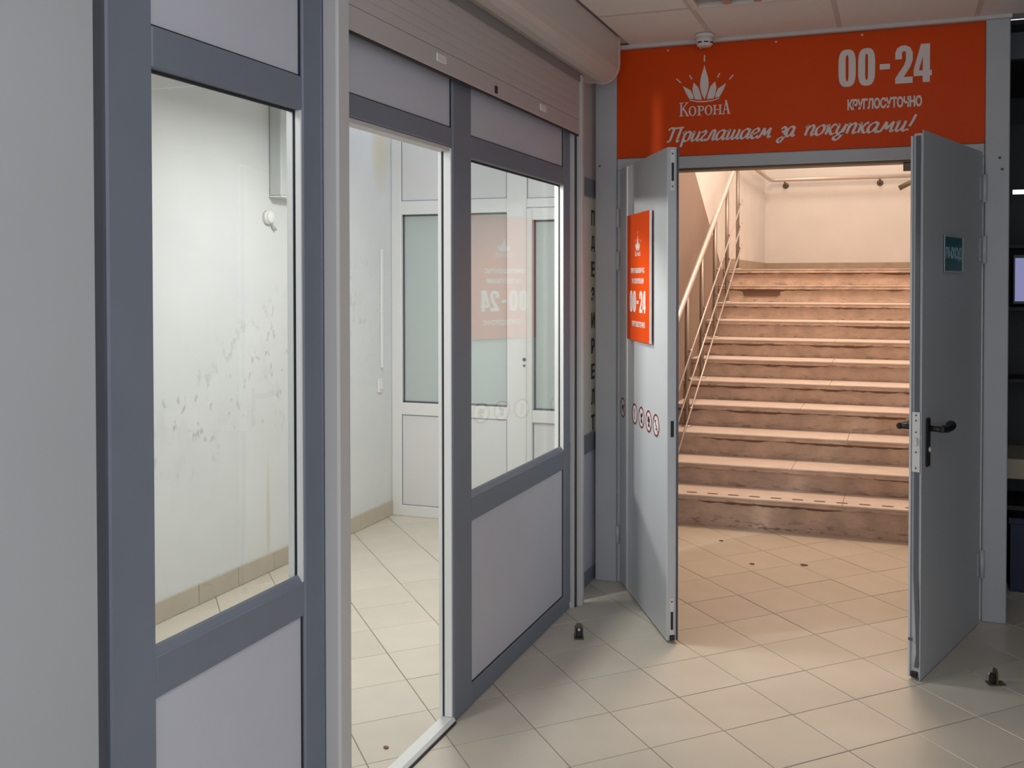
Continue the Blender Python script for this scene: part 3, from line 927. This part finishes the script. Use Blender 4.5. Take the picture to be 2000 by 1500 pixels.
def serif_word(x0, x1, base, h, hs_):
    """К о р о н А with thick and thin stems and serifs"""
    mb = MB()
    cnt = [0]
    def bar(a, b, w):
        cnt[0] += 1; zz = cnt[0] * .00005
        a, b = Vector(a), Vector(b); d = (b - a).normalized(); n = Vector((-d.y, d.x)) * w / 2
        mb.add([(*(a + n), zz), (*(b + n), zz), (*(b - n), zz), (*(a - n), zz)], [(0, 1, 2, 3)])
    def ell(cx, cz, rx, rz, wx, wz):
        N = 28; vs = []
        for k in range(N):
            t = 2 * math.pi * k / N
            vs += [(cx + rx * math.cos(t), cz + rz * math.sin(t), 0), (cx + (rx - wx) * math.cos(t), cz + (rz - wz) * math.sin(t), 0)]
        mb.add(vs, [(2 * k, 2 * k + 1, (2 * k + 3) % (2 * N), (2 * k + 2) % (2 * N)) for k in range(N)])
    W = x1 - x0; T, t = W * .034, W * .014
    X = lambda f: x0 + W * f
    b, c, s = base, base + h, base + hs_
    # К
    bar((X(.055), b), (X(.055), c), T); bar((X(.015), b + t / 2), (X(.10), b + t / 2), t); bar((X(.015), c - t / 2), (X(.10), c - t / 2), t)
    bar((X(.07), b + h * .48), (X(.165), c - t), t * 1.2); bar((X(.10), b + h * .55), (X(.185), b), T); bar((X(.15), b + t / 2), (X(.205), b + t / 2), t); bar((X(.135), c - t / 2), (X(.19), c - t / 2), t)
    # о
    ell(X(.275), b + hs_ / 2, W * .075, hs_ / 2 * 1.04, T * .95, t)
    # р
    bar((X(.405), b), (X(.405), s), T); bar((X(.365), b + t / 2), (X(.45), b + t / 2), t); bar((X(.365), s - t / 2), (X(.42), s - t / 2), t)
    ell(X(.445), b + hs_ * .73, W * .055, hs_ * .27, T * .85, t)
    # о
    ell(X(.585), b + hs_ / 2, W * .075, hs_ / 2 * 1.04, T * .95, t)
    # н
    for q in (.705, .81):
        bar((X(q), b), (X(q), s), T * .95); bar((X(q - .035), b + t / 2), (X(q + .035), b + t / 2), t); bar((X(q - .035), s - t / 2), (X(q + .035), s - t / 2), t)
    bar((X(.705), b + hs_ * .52), (X(.81), b + hs_ * .52), t)
    # А
    bar((X(.87), b), (X(.925), c), t * 1.2); bar((X(.918), c), (X(.975), b), T); bar((X(.89), b + h * .33), (X(.96), b + h * .33), t)
    bar((X(.845), b + t / 2), (X(.90), b + t / 2), t); bar((X(.94), b + t / 2), (X(1.005), b + t / 2), t)
    return mb


on_sign(curve_mesh(crown(-.882, 2.362, 1, 1), 0.001, 'crown_logo'), 'crown_logo', 'white crown of five leaves with dashes')
on_sign(serif_word(-1.008, -.758, 2.294, .066, .046), 'lettering', 'white serif word КоронА under the crown')
for x in (-1.06, -.90, -.545, -.16):
    obj('sign_screw', MB().lathe([(.005, 0), (.005, .002), (.003, .004)], (x, 4.5795, 2.617), 'y', 10, -1), M['lamp_white'], sg)

# ------------------------------------------------------------------ door leaves
def leaf_root(name, label, hinge, ang):
    return struct(name, label, (hinge[0], hinge[1], 0), ang)


LH = 2.050      # leaf height
# left leaf: local x runs from hinge to free edge, visible face looks to local -y
A1 = rad(-60.436)
d1 = leaf_root('door_1', 'left grey steel door leaf standing open with an orange notice and round stickers', (-1.285, 4.55), A1)
T1 = .046
obj('leaf', B(-.028, .786, 0.0, T1 - .004, .010, LH, c=0.003), M['steel_door'], d1, local=True)
obj('rear_flange', B(-.020, .797, T1 - .0038, T1, .012, LH - .004), M['dark_slot'], d1, local=True, label='dark rear flange of the leaf')
for z0, z1, nm in ((1.870, 2.040, 'bolt_plate'), (.012, .190, 'bolt_plate')):
    bp = obj(nm, B(.786, .7885, .012, .032, z0, z1, c=0.001), M['zinc'], d1, local=True)
    for zz in (z0 + .018, z1 - .018):
        obj('screw', MB().lathe([(.004, 0), (.003, .002)], (.7887, .022, zz), 'x', 8), M['dark_slot'], bp, local=True)
    zc = (z0 + z1) / 2
    obj('bolt_lever', B(.7887, .793, .017, .027, zc - .045, zc + .03, c=0.0015), M['black'], bp, local=True)
obj('latch_slot', B(.7862, .7868, .016, .030, .855, .922), M['black'], d1, local=True)
obj('bolt_tip', B(.7862, .794, .012, .034, .012, .034, c=0.002), M['black'], d1, local=True)
for z in (.24, 1.81, 1.60):
    obj('hinge', MB().tube([(-.034, -.010, z - .045), (-.034, -.010, z + .045)], .009, 10), M['steel_door'], d1, local=True)


def face_to_world(root, x, y, z):
    return Matrix.Rotation(root.rotation_euler.z, 4, 'Z') @ Vector((x, y, z)) + Vector(root.location)


def on_leaf(root, name, label, cat, x, z, off, group=None):
    """a thing fixed on a leaf face: its Empty has the leaf's rotation, local x along the leaf"""
    p = face_to_world(root, x, off, z)
    return thing(name, label, cat, p, root.rotation_euler.z, group)


# orange notice with stand-offs
pw0, pw1, pz0, pz1 = .187, .585, 1.227, 1.806
po = on_leaf(d1, 'door_notice', 'upright orange notice with 00-24 on the open left door leaf', 'notice', (pw0 + pw1) / 2, pz0, -.001)
hw = (pw1 - pw0) / 2
PH = pz1 - pz0
obj('board', B(-hw, hw, -.018, -.010, 0, PH, c=0.001), M['orange'], po, local=True)
obj('board_edge', B(hw + .0003, hw + .0035, -.019, -.009, 0, PH), M['lamp_white'], po, local=True, label='pale edge of the notice')
for xx in (-hw + .03, hw - .03):
    for zz in (.03, PH - .03):
        obj('standoff', MB().tube([(xx, -.010, zz), (xx, .0, zz)], .006, 8), M['zinc'], po, local=True)
PFY = -.0188
cxm = lambda u: u + .047 - (pw0 + pw1) / 2


def on_notice(me_or_mb, name, label=None):
    me = me_or_mb.mesh(name) if isinstance(me_or_mb, MB) else me_or_mb
    place_plane(me, (0, PFY, 0), (1, 0, 0), (0, 0, 1))
    return obj(name, me, M['white_print'], po, local=True, label=label)


on_notice(curve_mesh(crown(0, 1.638 - pz0, .40, .40), .0006, 'crown_logo'), 'crown_logo', 'small white crown')
on_notice(serif_word(-.052, .052, 1.612 - pz0, .024, .017), 'lettering', 'small serif word under the crown')
on_notice(curve_mesh(digits_0024(cxm(.196), 1.357 - pz0, .282, .098), .0006, 'lettering'), 'lettering', 'white opening hours 00-24')
for txt, x0, x1, z0, z1 in (('ПРИГЛАШАЕМ ВАС', .215, .456, 1.535, 1.559), ('ЗА ПОКУПКАМИ', .235, .442, 1.487, 1.512), ('КРУГЛОСУТОЧНО', .241, .466, 1.291, 1.317)):
    me = text_mesh(txt, x1 - x0, z1 - z0, .0006, 'lettering', bold=0.03)
    for v in me.vertices: v.co.x += cxm(x0); v.co.y += z0 - pz0
    on_notice(me, 'lettering', 'small white line of capitals')

# round prohibition stickers
def disc_loops(r, n=28): return [(r * math.cos(2 * math.pi * k / n), r * math.sin(2 * math.pi * k / n)) for k in range(n)]


PIC = {  # simple pictograms in a unit disc
 'dog': [[(-.5, .05), (-.35, .25), (.2, .2), (.35, .45), (.6, .3), (.45, .1), (.4, -.45), (.25, -.45), (.2, -.1), (-.25, -.1), (-.3, -.45), (-.45, -.45)]],
 'cone': [[(-.12, .5), (.12, .5), (.05, -.1), (.12, -.55), (-.1, -.55), (-.02, -.1)]],
 'phone': [[(-.35, .1), (-.1, .3), (.35, .55), (.45, .2), (.1, 0), (.3, -.35), (.0, -.6), (-.3, -.4), (-.1, -.15)]],
 'camera': [[(-.4, .3), (-.15, .3), (-.1, .5), (.2, .5), (.25, .3), (.4, .3), (.4, -.1), (-.4, -.1)], [(-.25, -.2), (.3, -.2), (.2, -.55), (-.2, -.5)]],
 'smoke': [[(-.3, .45), (-.05, .5), (-.15, .1), (.25, -.05), (.2, -.4), (-.1, -.45), (-.1, -.3), (.1, -.25), (.05, -.1), (-.25, .05)]],
}
for k, (u, pic, lab) in enumerate(((.036, 'dog', 'round red ringed sticker apart from the row, nearest the hinge of the left door'),
                                   (.265, 'cone', 'round red ringed sticker with thin upright pictogram, first in the row of four'),
                                   (.386, 'phone', 'round red ringed sticker with slanted dark pictogram, second in the row of four'),
                                   (.509, 'camera', 'round red ringed sticker with two dark blocks, third in the row of four'),
                                   (.628, 'smoke', 'round red ringed sticker with curved thin pictogram, nearest the free edge of the left door'))):
    st = on_leaf(d1, 'prohibition_sticker', lab, 'sticker', u, .829, -.0005, 'round prohibition stickers on the left door')
    r = .052
    def flat(loops, nm, m, y, th=.0004):
        me = curve_mesh(loops, th, nm)
        place_plane(me, (0, y, r), (1, 0, 0), (0, 0, 1))
        return obj(nm, me, M[m], st, local=True)
    flat([disc_loops(r)], 'film', 'sticker', -.0004)
    flat([disc_loops(r * .96), disc_loops(r * .78)[::-1]], 'ring', 'red', -.0010)
    flat([[(px * r * .9, pz * r * .9) for px, pz in lp] for lp in PIC[pic]], 'pictogram', 'dark_print', -.0010)
    if pic != 'cone':
        flat([[(-.60 * r, .54 * r), (-.54 * r, .60 * r), (.60 * r, -.54 * r), (.54 * r, -.60 * r)]], 'slash', 'red', -.0016)

# right leaf: visible (outer) face looks to local +y, thickness towards local -y
A2 = rad(-109.2095)
d2 = leaf_root('door_2', 'right grey steel door leaf standing open with green exit sign and black lever handle', (.341, 4.53), A2)
T2 = .046
obj('leaf', B(-.012, .764, -T2 + .008, -.003, .010, LH, c=0.002), M['steel_door'], d2, local=True)
obj('front_flange', B(-.012, .775, -.0028, 0.0, .004, LH + .010, c=0.0008), M['steel_door'], d2, local=True)
obj('rear_flange', B(-.002, .775, -T2, -T2 + .0078, .012, LH - .010, c=0.001), M['steel_door'], d2, local=True)
# grey seal strip in the edge, hanging loose near the floor
seal = MB()
pts = [(.768, -.020, LH - .01), (.768, -.020, .40), (.768, -.012, .20), (.769, -.008, .10), (.770, -.016, .05)]
for a, b in zip(pts[:-1], pts[1:]):
    vs = []
    for p in (a, b):
        vs += [(p[0] - .004, p[1] - .008, p[2]), (p[0] + .003, p[1] - .008, p[2]), (p[0] + .003, p[1] + .008, p[2]), (p[0] - .004, p[1] + .008, p[2])]
    seal.add(vs, [(0, 1, 5, 4), (1, 2, 6, 5), (2, 3, 7, 6), (3, 0, 4, 7), (0, 3, 2, 1), (4, 5, 6, 7)])
obj('edge_seal', seal, M['dark_slot'], d2, local=True, label='dark rubber seal hanging loose near the floor')
lp = obj('lock_plate', B(.7645, .7735, -.036, -.006, .785, 1.010, c=0.001), M['zinc'], d2, local=True, label='bright lock face plate')
for z in (.800, .860, .935, .978, .998):
    obj('screw', MB().lathe([(.0035, 0), (.003, .002)], (.7737, -.021, z), 'x', 8), M['dark_slot'], lp, local=True)
obj('latch', B(.7737, .781, -.028, -.014, .885, .915, c=0.002), M['zinc'], lp, local=True)
obj('edge_marker', B(.7755, .778, -.044, -.028, .150, .160), M['bronze'], d2, local=True)
obj('bottom_shoe', B(.765, .7775, -.034, -.010, .012, .034, c=0.002), M['black'], d2, local=True)


def lever(parent, side):
    s = side
    yy0, yy1 = (0.0005, .010) if s > 0 else (-T2 - .010, -T2 - .0005)
    h = obj('handle', B(.698, .732, yy0, yy1, .800, .985, c=0.004), M['black'], parent, local=True, label='black lever handle on long plate')
    y = .010 if s > 0 else -T2 - .010
    yo = y + s * .045
    obj('spindle', MB().tube([(.715, y, .945), (.715, yo, .945)], .011, 10), M['black'], h, local=True)
    obj('lever', MB().tube([(.722, yo, .945), (.690, yo, .944), (.645, yo, .938), (.605, yo, .946), (.580, yo - s * .004, .945), (.568, yo - s * .012, .940)], [.012, .014, .0145, .020, .018, .007], 12), M['black'], h, local=True)
    obj('cylinder', MB().lathe([(.011, 0), (.011, .006), (.008, .008)], (.715, y, .866), 'y', 12, s), M['zinc'], h, local=True)


lever(d2, 1); lever(d2, -1)
for z in (.265, 1.90, 1.635):
    hg = obj('hinge', MB().tube([(-.004, .012, z - .060), (-.004, .012, z + .060)], .010, 10), M['steel_door'], d2, local=True)
    obj('hinge_plate', B(.004, .030, .0005, .004, z - .05, z + .05, c=0.001), M['steel_door'], hg, local=True)
ex = on_leaf(d2, 'exit_sign', 'small dark green sign reading ВЫХОД on the open right door leaf', 'sign', .408, 1.533, .0005)
EW, EH = .125, .148      # half width, height
obj('plate', B(-EW, EW, 0, .004, 0, EH, c=0.001), M['green'], ex, local=True)
eb = MB(); t_ = .007
eb.box(-EW, EW, .0042, .006, 0, t_).box(-EW, EW, .0042, .006, EH - t_, EH).box(-EW, -EW + t_, .0042, .006, t_, EH - t_).box(EW - t_, EW, .0042, .006, t_, EH - t_)
obj('border', eb, M['zinc'], ex, local=True)
me = text_mesh('ВЫХОД', .212, .056, .0008, 'lettering', bold=0.03)
for v in me.vertices: v.co.x -= .106; v.co.y += .046
place_plane(me, (0, .0046, 0), (-1, 0, 0), (0, 0, 1))
obj('lettering', me, mat('exit_white', (0.42, 0.62, 0.66), 0.4), ex, local=True)

# ------------------------------------------------------------------ small things on corridor floor and ceiling
def door_stop(x, y, rz, label):
    t = thing('door_stop', label, 'door stop', (x, y, 0), rz, 'metal door stops on the floor')
    obj('base', B(-.020, .020, -.032, .032, 0.0005, .005, c=0.0015), M['bronze'], t, local=True)
    obj('upright', MB().prism([(-.018, .005), (.018, .005), (.018, .045), (.010, .058), (-.010, .058), (-.018, .045)], 'y', -.004, .002), M['bronze'], t, local=True)
    obj('rubber_pad', B(-.012, .014, -.022, -.0045, .006, .040, c=0.004), M['black'], t, local=True)
    obj('screw', MB().lathe([(.007, 0), (.006, .003), (.003, .004)], (0, .0022, .040), 'y', 12), M['chrome'], t, local=True)
    obj('screw', MB().lathe([(.007, 0), (.006, .003), (.003, .004)], (0, -.0245, .040), 'y', 12, -1), M['chrome'], t, local=True)
    return t


door_stop(-1.262, 3.815, rad(20), 'small dark metal door stop on the floor by the partition corner')
door_stop(.352, 3.875, rad(-70), 'small dark metal door stop on the floor right of the right door')

sd = thing('smoke_detector', 'small round white smoke detector on the ceiling above the crown logo', 'smoke detector', (-.86, 4.47, 2.59))
obj('base', MB().lathe([(.047, 0), (.047, -.010), (.043, -.014)], (-.86, 4.47, CZ - .0005), 'z', 24), M['lamp_white'], sd)
obj('body', MB().lathe([(.041, -.0145), (.040, -.040), (.034, -.052), (.030, -.055)], (-.86, 4.47, CZ), 'z', 24), M['lamp_white'], sd)
for a in (-115, -70, -25):
    ca, sa = math.cos(rad(a)), math.sin(rad(a))
    px, py = -.86 + ca * .039, 4.47 + sa * .039
    v = MB(); q = Vector((-sa, ca)) * .010
    v.add([(px + q.x + ca * k, py + q.y + sa * k, CZ - .044 + dz) for dz in (0, .006) for k in (-.004, .002)] + [(px - q.x + ca * k, py - q.y + sa * k, CZ - .044 + dz) for dz in (0, .006) for k in (-.004, .002)],
          [(0, 1, 3, 2), (4, 6, 7, 5), (0, 4, 5, 1), (2, 3, 7, 6), (0, 2, 6, 4), (1, 5, 7, 3)])
    obj('vent_slot', v, M['black'], sd)

# unlit louvre lamp in the ceiling grid
lx0, lx1, ly0, ly1 = CX0 + .014, CX0 + CP - .014, CY0 - CP + .014, CY0 - .014
ll = thing('ceiling_light', 'unlit square louvre lamp set in the ceiling grid before the sign', 'ceiling light', ((lx0 + lx1) / 2, (ly0 + ly1) / 2, CZ))
lf = MB(); q = .026
lf.box(lx0, lx1, ly0, ly0 + q, CZ - .012, CZ + .010).box(lx0, lx1, ly1 - q, ly1, CZ - .012, CZ + .010).box(lx0, lx0 + q, ly0 + q, ly1 - q, CZ - .012, CZ + .010).box(lx1 - q, lx1, ly0 + q, ly1 - q, CZ - .012, CZ + .010)
obj('frame', lf, M['lamp_white'], ll)
nb = 4
for k in range(1, nb):
    x = lx0 + q + (lx1 - lx0 - 2 * q) * k / nb
    obj('louvre_strip', MB().prism([(x - .004, CZ + .011), (x + .004, CZ + .011), (x + .016, CZ - .010), (x - .016, CZ - .010)], 'y', ly0 + q, ly1 - q), M['louver'], ll)
for k in range(1, 9):
    y = ly0 + q + (ly1 - ly0 - 2 * q) * k / 9
    obj('louvre_blade', B(lx0 + q, lx1 - q, y - .002, y + .002, CZ - .008, CZ + .0105), M['louver'], ll)

# corridor lamps behind the camera
for (x, y, lab) in ((.15, .35, 'lit corridor ceiling lamp above the viewer'),):
    l = thing('ceiling_light', lab, 'ceiling light', (x, y, 2.62))
    obj('frame', B(x - .58, x + .58, y - .58, y + .58, 2.632, 2.649), M['lamp_white'], l)
    obj('diffuser', B(x - .55, x + .55, y - .55, y + .55, 2.622, 2.6315), M['lamp_on'], l)

# ------------------------------------------------------------------ entry and staircase behind the doors
SWX = -1.50
tag(obj('wall_stair_left', B(SWX - .1, SWX, 4.77, 11.7, 0, 4.9), M['stairwall']), 'cream plastered left wall of the stairwell', kind='structure')
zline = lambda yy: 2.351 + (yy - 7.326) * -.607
dd = MB().prism([(4.765, 0.0), (8.62, 0.0), (8.62, zline(8.62)), (6.35, zline(6.35)), (4.765, zline(6.35))], 'x', SWX + .0005, SWX + .014)  # browner facing over the cream wall, below a slanted top edge
tag(obj('trim_3', dd, M['brown_facing']), 'brown pink facing with slanted top on the stairwell wall', kind='structure')
tag(obj('wall_stair_back', B(SWX - .1, 1.0, 11.6, 11.75, 0, 4.9), M['stairwall']), 'bright cream wall of the landing above the stairs', kind='structure')
tag(obj('wall_stair_right', B(.4405, .452, 4.77, 11.7, 0, 4.9), M['stairwall']), 'cream right wall of the stairwell behind the right door', kind='structure')
tag(obj('wall_upper', MB().box(SWX - .1, .440, 4.765, 4.80, 2.645, 4.9), M['stairwall']), 'wall above the doorway inside the stairwell', kind='structure')
tag(obj('ceiling_stairwell', B(SWX - .1, .92, 4.7, 11.75, 4.9, 5.0), M['stairwall']), 'ceiling high over the stairwell', kind='structure')
tag(obj('baseboard_landing', B(SWX, .44, 11.585, 11.5995, 1.606, 1.712, c=0.002), M['skirt_stair']), 'brown skirting along the landing wall', kind='structure')
tag(obj('baseboard_landing_left', B(SWX + .0005, SWX + .013, 8.66, 11.58, 1.606, 1.712, c=0.002), M['skirt_stair']), 'brown skirting along the left landing wall', kind='structure')

stc = thing('staircase', 'concrete staircase with pale stone treads and worn risers beyond the double doors', 'staircase', (-.35, 5.84, 0))
HZ = [.190, .331, .483, .635, .773, .912, 1.045, 1.181, 1.317, 1.461, 1.604]
YS, RUN, XL, XR = 5.80, .285, SWX + .0145, .439
prev = 0.0
for k, z in enumerate(HZ):
    yf = YS + k * RUN
    yr = yf + .036
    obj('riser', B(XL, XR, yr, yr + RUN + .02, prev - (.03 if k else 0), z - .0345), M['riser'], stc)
    # uneven mortar bed between riser and tread
    bed = MB(); n = 64; vs = []; hh = .008
    for i in range(n + 1):
        x = XL + (XR - XL) * i / n
        hh = min(.020, max(.001, hh + random.uniform(-.007, .007)))
        vs += [(x, yr - .004 - random.uniform(0, .006), z - .0345), (x, yr - .001, z - .0345 - hh), (x, yr + .03, z - .05), (x, yr + .03, z - .0345)]
    bed.add(vs, [(4 * i + a, 4 * i + (a + 1) % 4, 4 * i + 4 + (a + 1) % 4, 4 * i + 4 + a) for i in range(n) for a in range(4)])
    obj('mortar_bed', bed, M['slotdirt'], stc)
    last = k == len(HZ) - 1
    yb = 11.584 if last else yf + RUN + .034
    seam = (-.30 if k % 2 == 0 else -.62) if k < 4 else -.45
    for a, b in ((XL, seam - .001), (seam + .001, XR)):
        obj('tread', B(a, b, yf, yb, z - .011, z, c=0.002), M['riser'] if k >= 9 else M['tread'], stc)
    obj('nosing', B(XL, XR, yf + .004, yf + .06, z - .034, z - .0112, c=0.003), M['riser'], stc)
    prev = z
for i in range(11):       # worn grip slots in the lowest tread
    x = -1.20 + i * .128
    obj('grip_slot', MB().prism(rr_loop(x - .034, x + .034, YS + .045, YS + .075, .014, 3), 'z', HZ[0] - .004, HZ[0] + .0008), M['slotdirt'], stc)
nz = HZ[9] - .034
obj('broken_notch', MB().prism([(-1.255, nz - .062), (-.985, nz - .062), (-.955, nz - .045), (-.960, nz - .006), (-1.275, nz - .004), (-1.270, nz - .05)], 'y', YS + 9 * RUN + .028, YS + 9 * RUN + .040), M['slotdirt'], stc, label='dark broken patch under the second tread from the top')

# railing
rl = thing('stair_railing', 'steel stair railing with three thin rods along the left side of the stairs', 'railing', (-1.39, 6.06, 0))
RX = -1.390
hz_ = lambda yy: 1.240 + .536 * (yy - 6.265)
obj('handrail', MB().tube([(RX, 5.88, hz_(5.88) - .03), (RX, 5.93, hz_(5.93)), (RX, 8.95, hz_(8.95)), (RX, 9.02, hz_(9.0) + .01)], .021, 14), M['chrome'], rl)
posts = [6.06, 6.605, 7.135, 7.68, 8.25, 8.83]
for yy in posts:
    k = max(i for i in range(11) if YS + i * RUN <= yy)
    zb_ = HZ[k]
    p = obj('post', MB().tube([(RX, yy, zb_), (RX, yy, hz_(yy) - .018)], .0165, 12), M['steel_post'], rl)
    obj('foot_flange', MB().lathe([(.036, 0.0005), (.034, .008), (.018, .012)], (RX, yy, zb_), 'z', 14), M['chrome'], p)
    for off in (.409, .614, .812):
        zz = hz_(yy) - off
        if zz > zb_ + .03:
            obj('rod_clamp', MB().tube([(RX + .0165, yy, zz), (RX + .040, yy, zz)], .010, 8), M['chrome'], p)
for off in (.409, .614, .812):
    obj('rod', MB().tube([(RX + .032, 5.95, hz_(5.95) - off), (RX + .032, 8.90, hz_(8.90) - off)], .0065, 8), M['chrome'], rl)

wr = thing('wall_handrail', 'steel handrail fixed along the landing wall, bent around the corner', 'handrail', (-1.2, 11.5, 2.7))
hy, hzz = 11.48, 2.682
obj('rail', MB().tube([(-1.42, 9.6, hzz), (-1.42, 11.40, hzz), (-1.40, 11.47, hzz), (-1.34, hy, hzz), (.40, hy, hzz)], .024, 12), M['chrome'], wr)
for x in (-1.26, -.20):
    br = obj('bracket', MB().tube([(x, hy, hzz - .022), (x, hy + .01, hzz - .050), (x, 11.599, hzz - .058)], .010, 8), M['bronze'], wr)
    obj('rosette', MB().lathe([(.036, 0), (.034, .008), (.014, .014)], (x, 11.599, hzz - .058), 'y', 14, -1), M['bronze'], br)
rr = thing('wall_handrail', 'short end of a dark handrail at the right side of the landing', 'handrail', (.3, 9.6, 2.5))
obj('rail', MB().tube([(.005, 9.5, 2.365), (.09, 9.5, 2.408), (.20, 9.47, 2.46), (.36, 9.42, 2.53)], .024, 10), M['bronze'], rr)
obj('bracket', MB().tube([(.36, 9.42, 2.53), (.440, 9.42, 2.53)], .014, 8), M['bronze'], rr)

for yy, q, lab in ((7.0, .5, 'large warm lit lamp high over the stair flight'), (10.2, .3, 'small added warm lamp, unseen, brightening the landing wall')):  # the second lamp is added to brighten the landing wall
    ls = thing('ceiling_light', lab, 'ceiling light', (-.45, yy, 4.7))
    obj('frame', B(-.45 - q - .03, -.45 + q + .03, yy - q - .03, yy + q + .03, 4.66, 4.70), M['lamp_white'], ls)
    obj('diffuser', B(-.45 - q, -.45 + q, yy - q, yy + q, 4.635, 4.6595), M['lamp_warm'], ls)
    obj('hanger', MB().tube([(-.45, yy, 4.7005), (-.45, yy, 4.8995)], .012, 8), M['lamp_white'], ls)

# bits of litter on the entry floor
for (x, y, s, lab) in ((-.955, 5.50, .014, 'tiny dark crumb on the entry tiles, leftmost'), (-.72, 5.10, .016, 'tiny dark crumb on the entry tiles, middle one'), (-.46, 5.17, .022, 'flat dark crumb on the entry tiles, rightmost'), (-1.545, 2.70, .014, 'dark crumb on the tiles inside the shop door')):
    c = MB().prism([(x + s * math.cos(a) * random.uniform(.6, 1.1), y + s * .6 * math.sin(a) * random.uniform(.6, 1.1)) for a in [k * math.pi / 3 for k in range(6)]], 'z', 0.0005, .005)
    tag(obj('litter_crumb', c, M['slotdirt']), lab, 'litter', 'crumbs on the floor')

# ------------------------------------------------------------------ dark side room at the right edge
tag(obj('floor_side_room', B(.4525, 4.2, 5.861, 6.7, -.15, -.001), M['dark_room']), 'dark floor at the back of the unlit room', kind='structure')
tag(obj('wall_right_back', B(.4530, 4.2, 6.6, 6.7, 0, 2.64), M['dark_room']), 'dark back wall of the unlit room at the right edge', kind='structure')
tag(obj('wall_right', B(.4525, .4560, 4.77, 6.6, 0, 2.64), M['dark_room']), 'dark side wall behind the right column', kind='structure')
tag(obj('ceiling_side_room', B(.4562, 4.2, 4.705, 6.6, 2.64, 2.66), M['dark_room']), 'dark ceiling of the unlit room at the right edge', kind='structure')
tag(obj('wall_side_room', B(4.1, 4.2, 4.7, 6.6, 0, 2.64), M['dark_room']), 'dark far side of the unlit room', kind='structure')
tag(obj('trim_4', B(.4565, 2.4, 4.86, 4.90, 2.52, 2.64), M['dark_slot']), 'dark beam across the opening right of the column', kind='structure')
ct = thing('display_counter', 'dark open counter with a beige top shelf at the right picture edge', 'counter', (.9, 5.2, 0))
obj('top_board', B(.47, 1.6, 5.0, 5.45, .556, .652, c=0.004), M['beige_shelf'], ct)
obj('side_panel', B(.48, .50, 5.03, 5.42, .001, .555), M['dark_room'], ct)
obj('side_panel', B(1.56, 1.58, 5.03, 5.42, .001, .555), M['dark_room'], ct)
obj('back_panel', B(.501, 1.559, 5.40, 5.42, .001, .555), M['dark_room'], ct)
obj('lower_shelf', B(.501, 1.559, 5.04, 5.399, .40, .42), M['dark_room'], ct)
cr = thing('crate', 'navy blue crate on the floor under the beige shelf', 'crate', (.8, 5.2, 0))
cm = MB(); x0, x1, y0, y1 = .52, 1.02, 5.06, 5.38
cm.box(x0, x1, y0, y0 + .012, .012, .36).box(x0, x1, y1 - .012, y1, .012, .36).box(x0, x0 + .012, y0 + .012, y1 - .012, .012, .36).box(x1 - .012, x1, y0 + .012, y1 - .012, .012, .36).box(x0, x1, y0, y1, .001, .0118)
obj('body', cm, M['blue_box'], cr)
obj('rim', MB().box(x0 - .012, x1 + .012, y0 - .012, y0, .33, .36, c=.003), M['blue_box'], cr)
bk = thing('wall_shelf_unit', 'black shelf rack standing on the beige counter at the right edge', 'shelf', (.9, 5.35, .652))
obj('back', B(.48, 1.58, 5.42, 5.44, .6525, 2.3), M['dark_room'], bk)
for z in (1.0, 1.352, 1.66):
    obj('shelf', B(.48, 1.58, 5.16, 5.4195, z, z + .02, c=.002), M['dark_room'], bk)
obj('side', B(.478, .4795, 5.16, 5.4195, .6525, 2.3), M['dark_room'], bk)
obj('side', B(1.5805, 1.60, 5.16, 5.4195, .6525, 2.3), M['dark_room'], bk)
mn = thing('monitor', 'pale blue lit screen on the black rack at the right edge', 'screen', (.75, 5.15, 1.372))
obj('screen', B(.545, .95, 5.186, 5.19, 1.40, 1.612), M['screen'], mn)
obj('bezel', B(.535, .96, 5.1905, 5.215, 1.385, 1.63, c=.003), M['black'], mn)
obj('stand', B(.70, .80, 5.20, 5.26, 1.3725, 1.3845), M['black'], mn)
tb = thing('tube_lamp', 'thin white lit tube over the blue screen at the right edge', 'lamp', (.9, 5.3, 1.95))
obj('tube', MB().tube([(.53, 5.17, 1.935), (.80, 5.17, 1.935)], .011, 10), M['tube'], tb)
obj('holder', B(.60, .62, 5.17, 5.4195, 1.95, 1.965), M['black'], tb)
obj('holder', B(.76, .78, 5.17, 5.4195, 1.95, 1.965), M['black'], tb)
tag(obj('wall_light_block', B(1.50, 1.60, 1.6, 4.699, 0, CZ), M['dark_room']), 'added dark wall, unseen, keeping light off the right door leaf', kind='structure')  # added out of view to keep the right door leaf dark
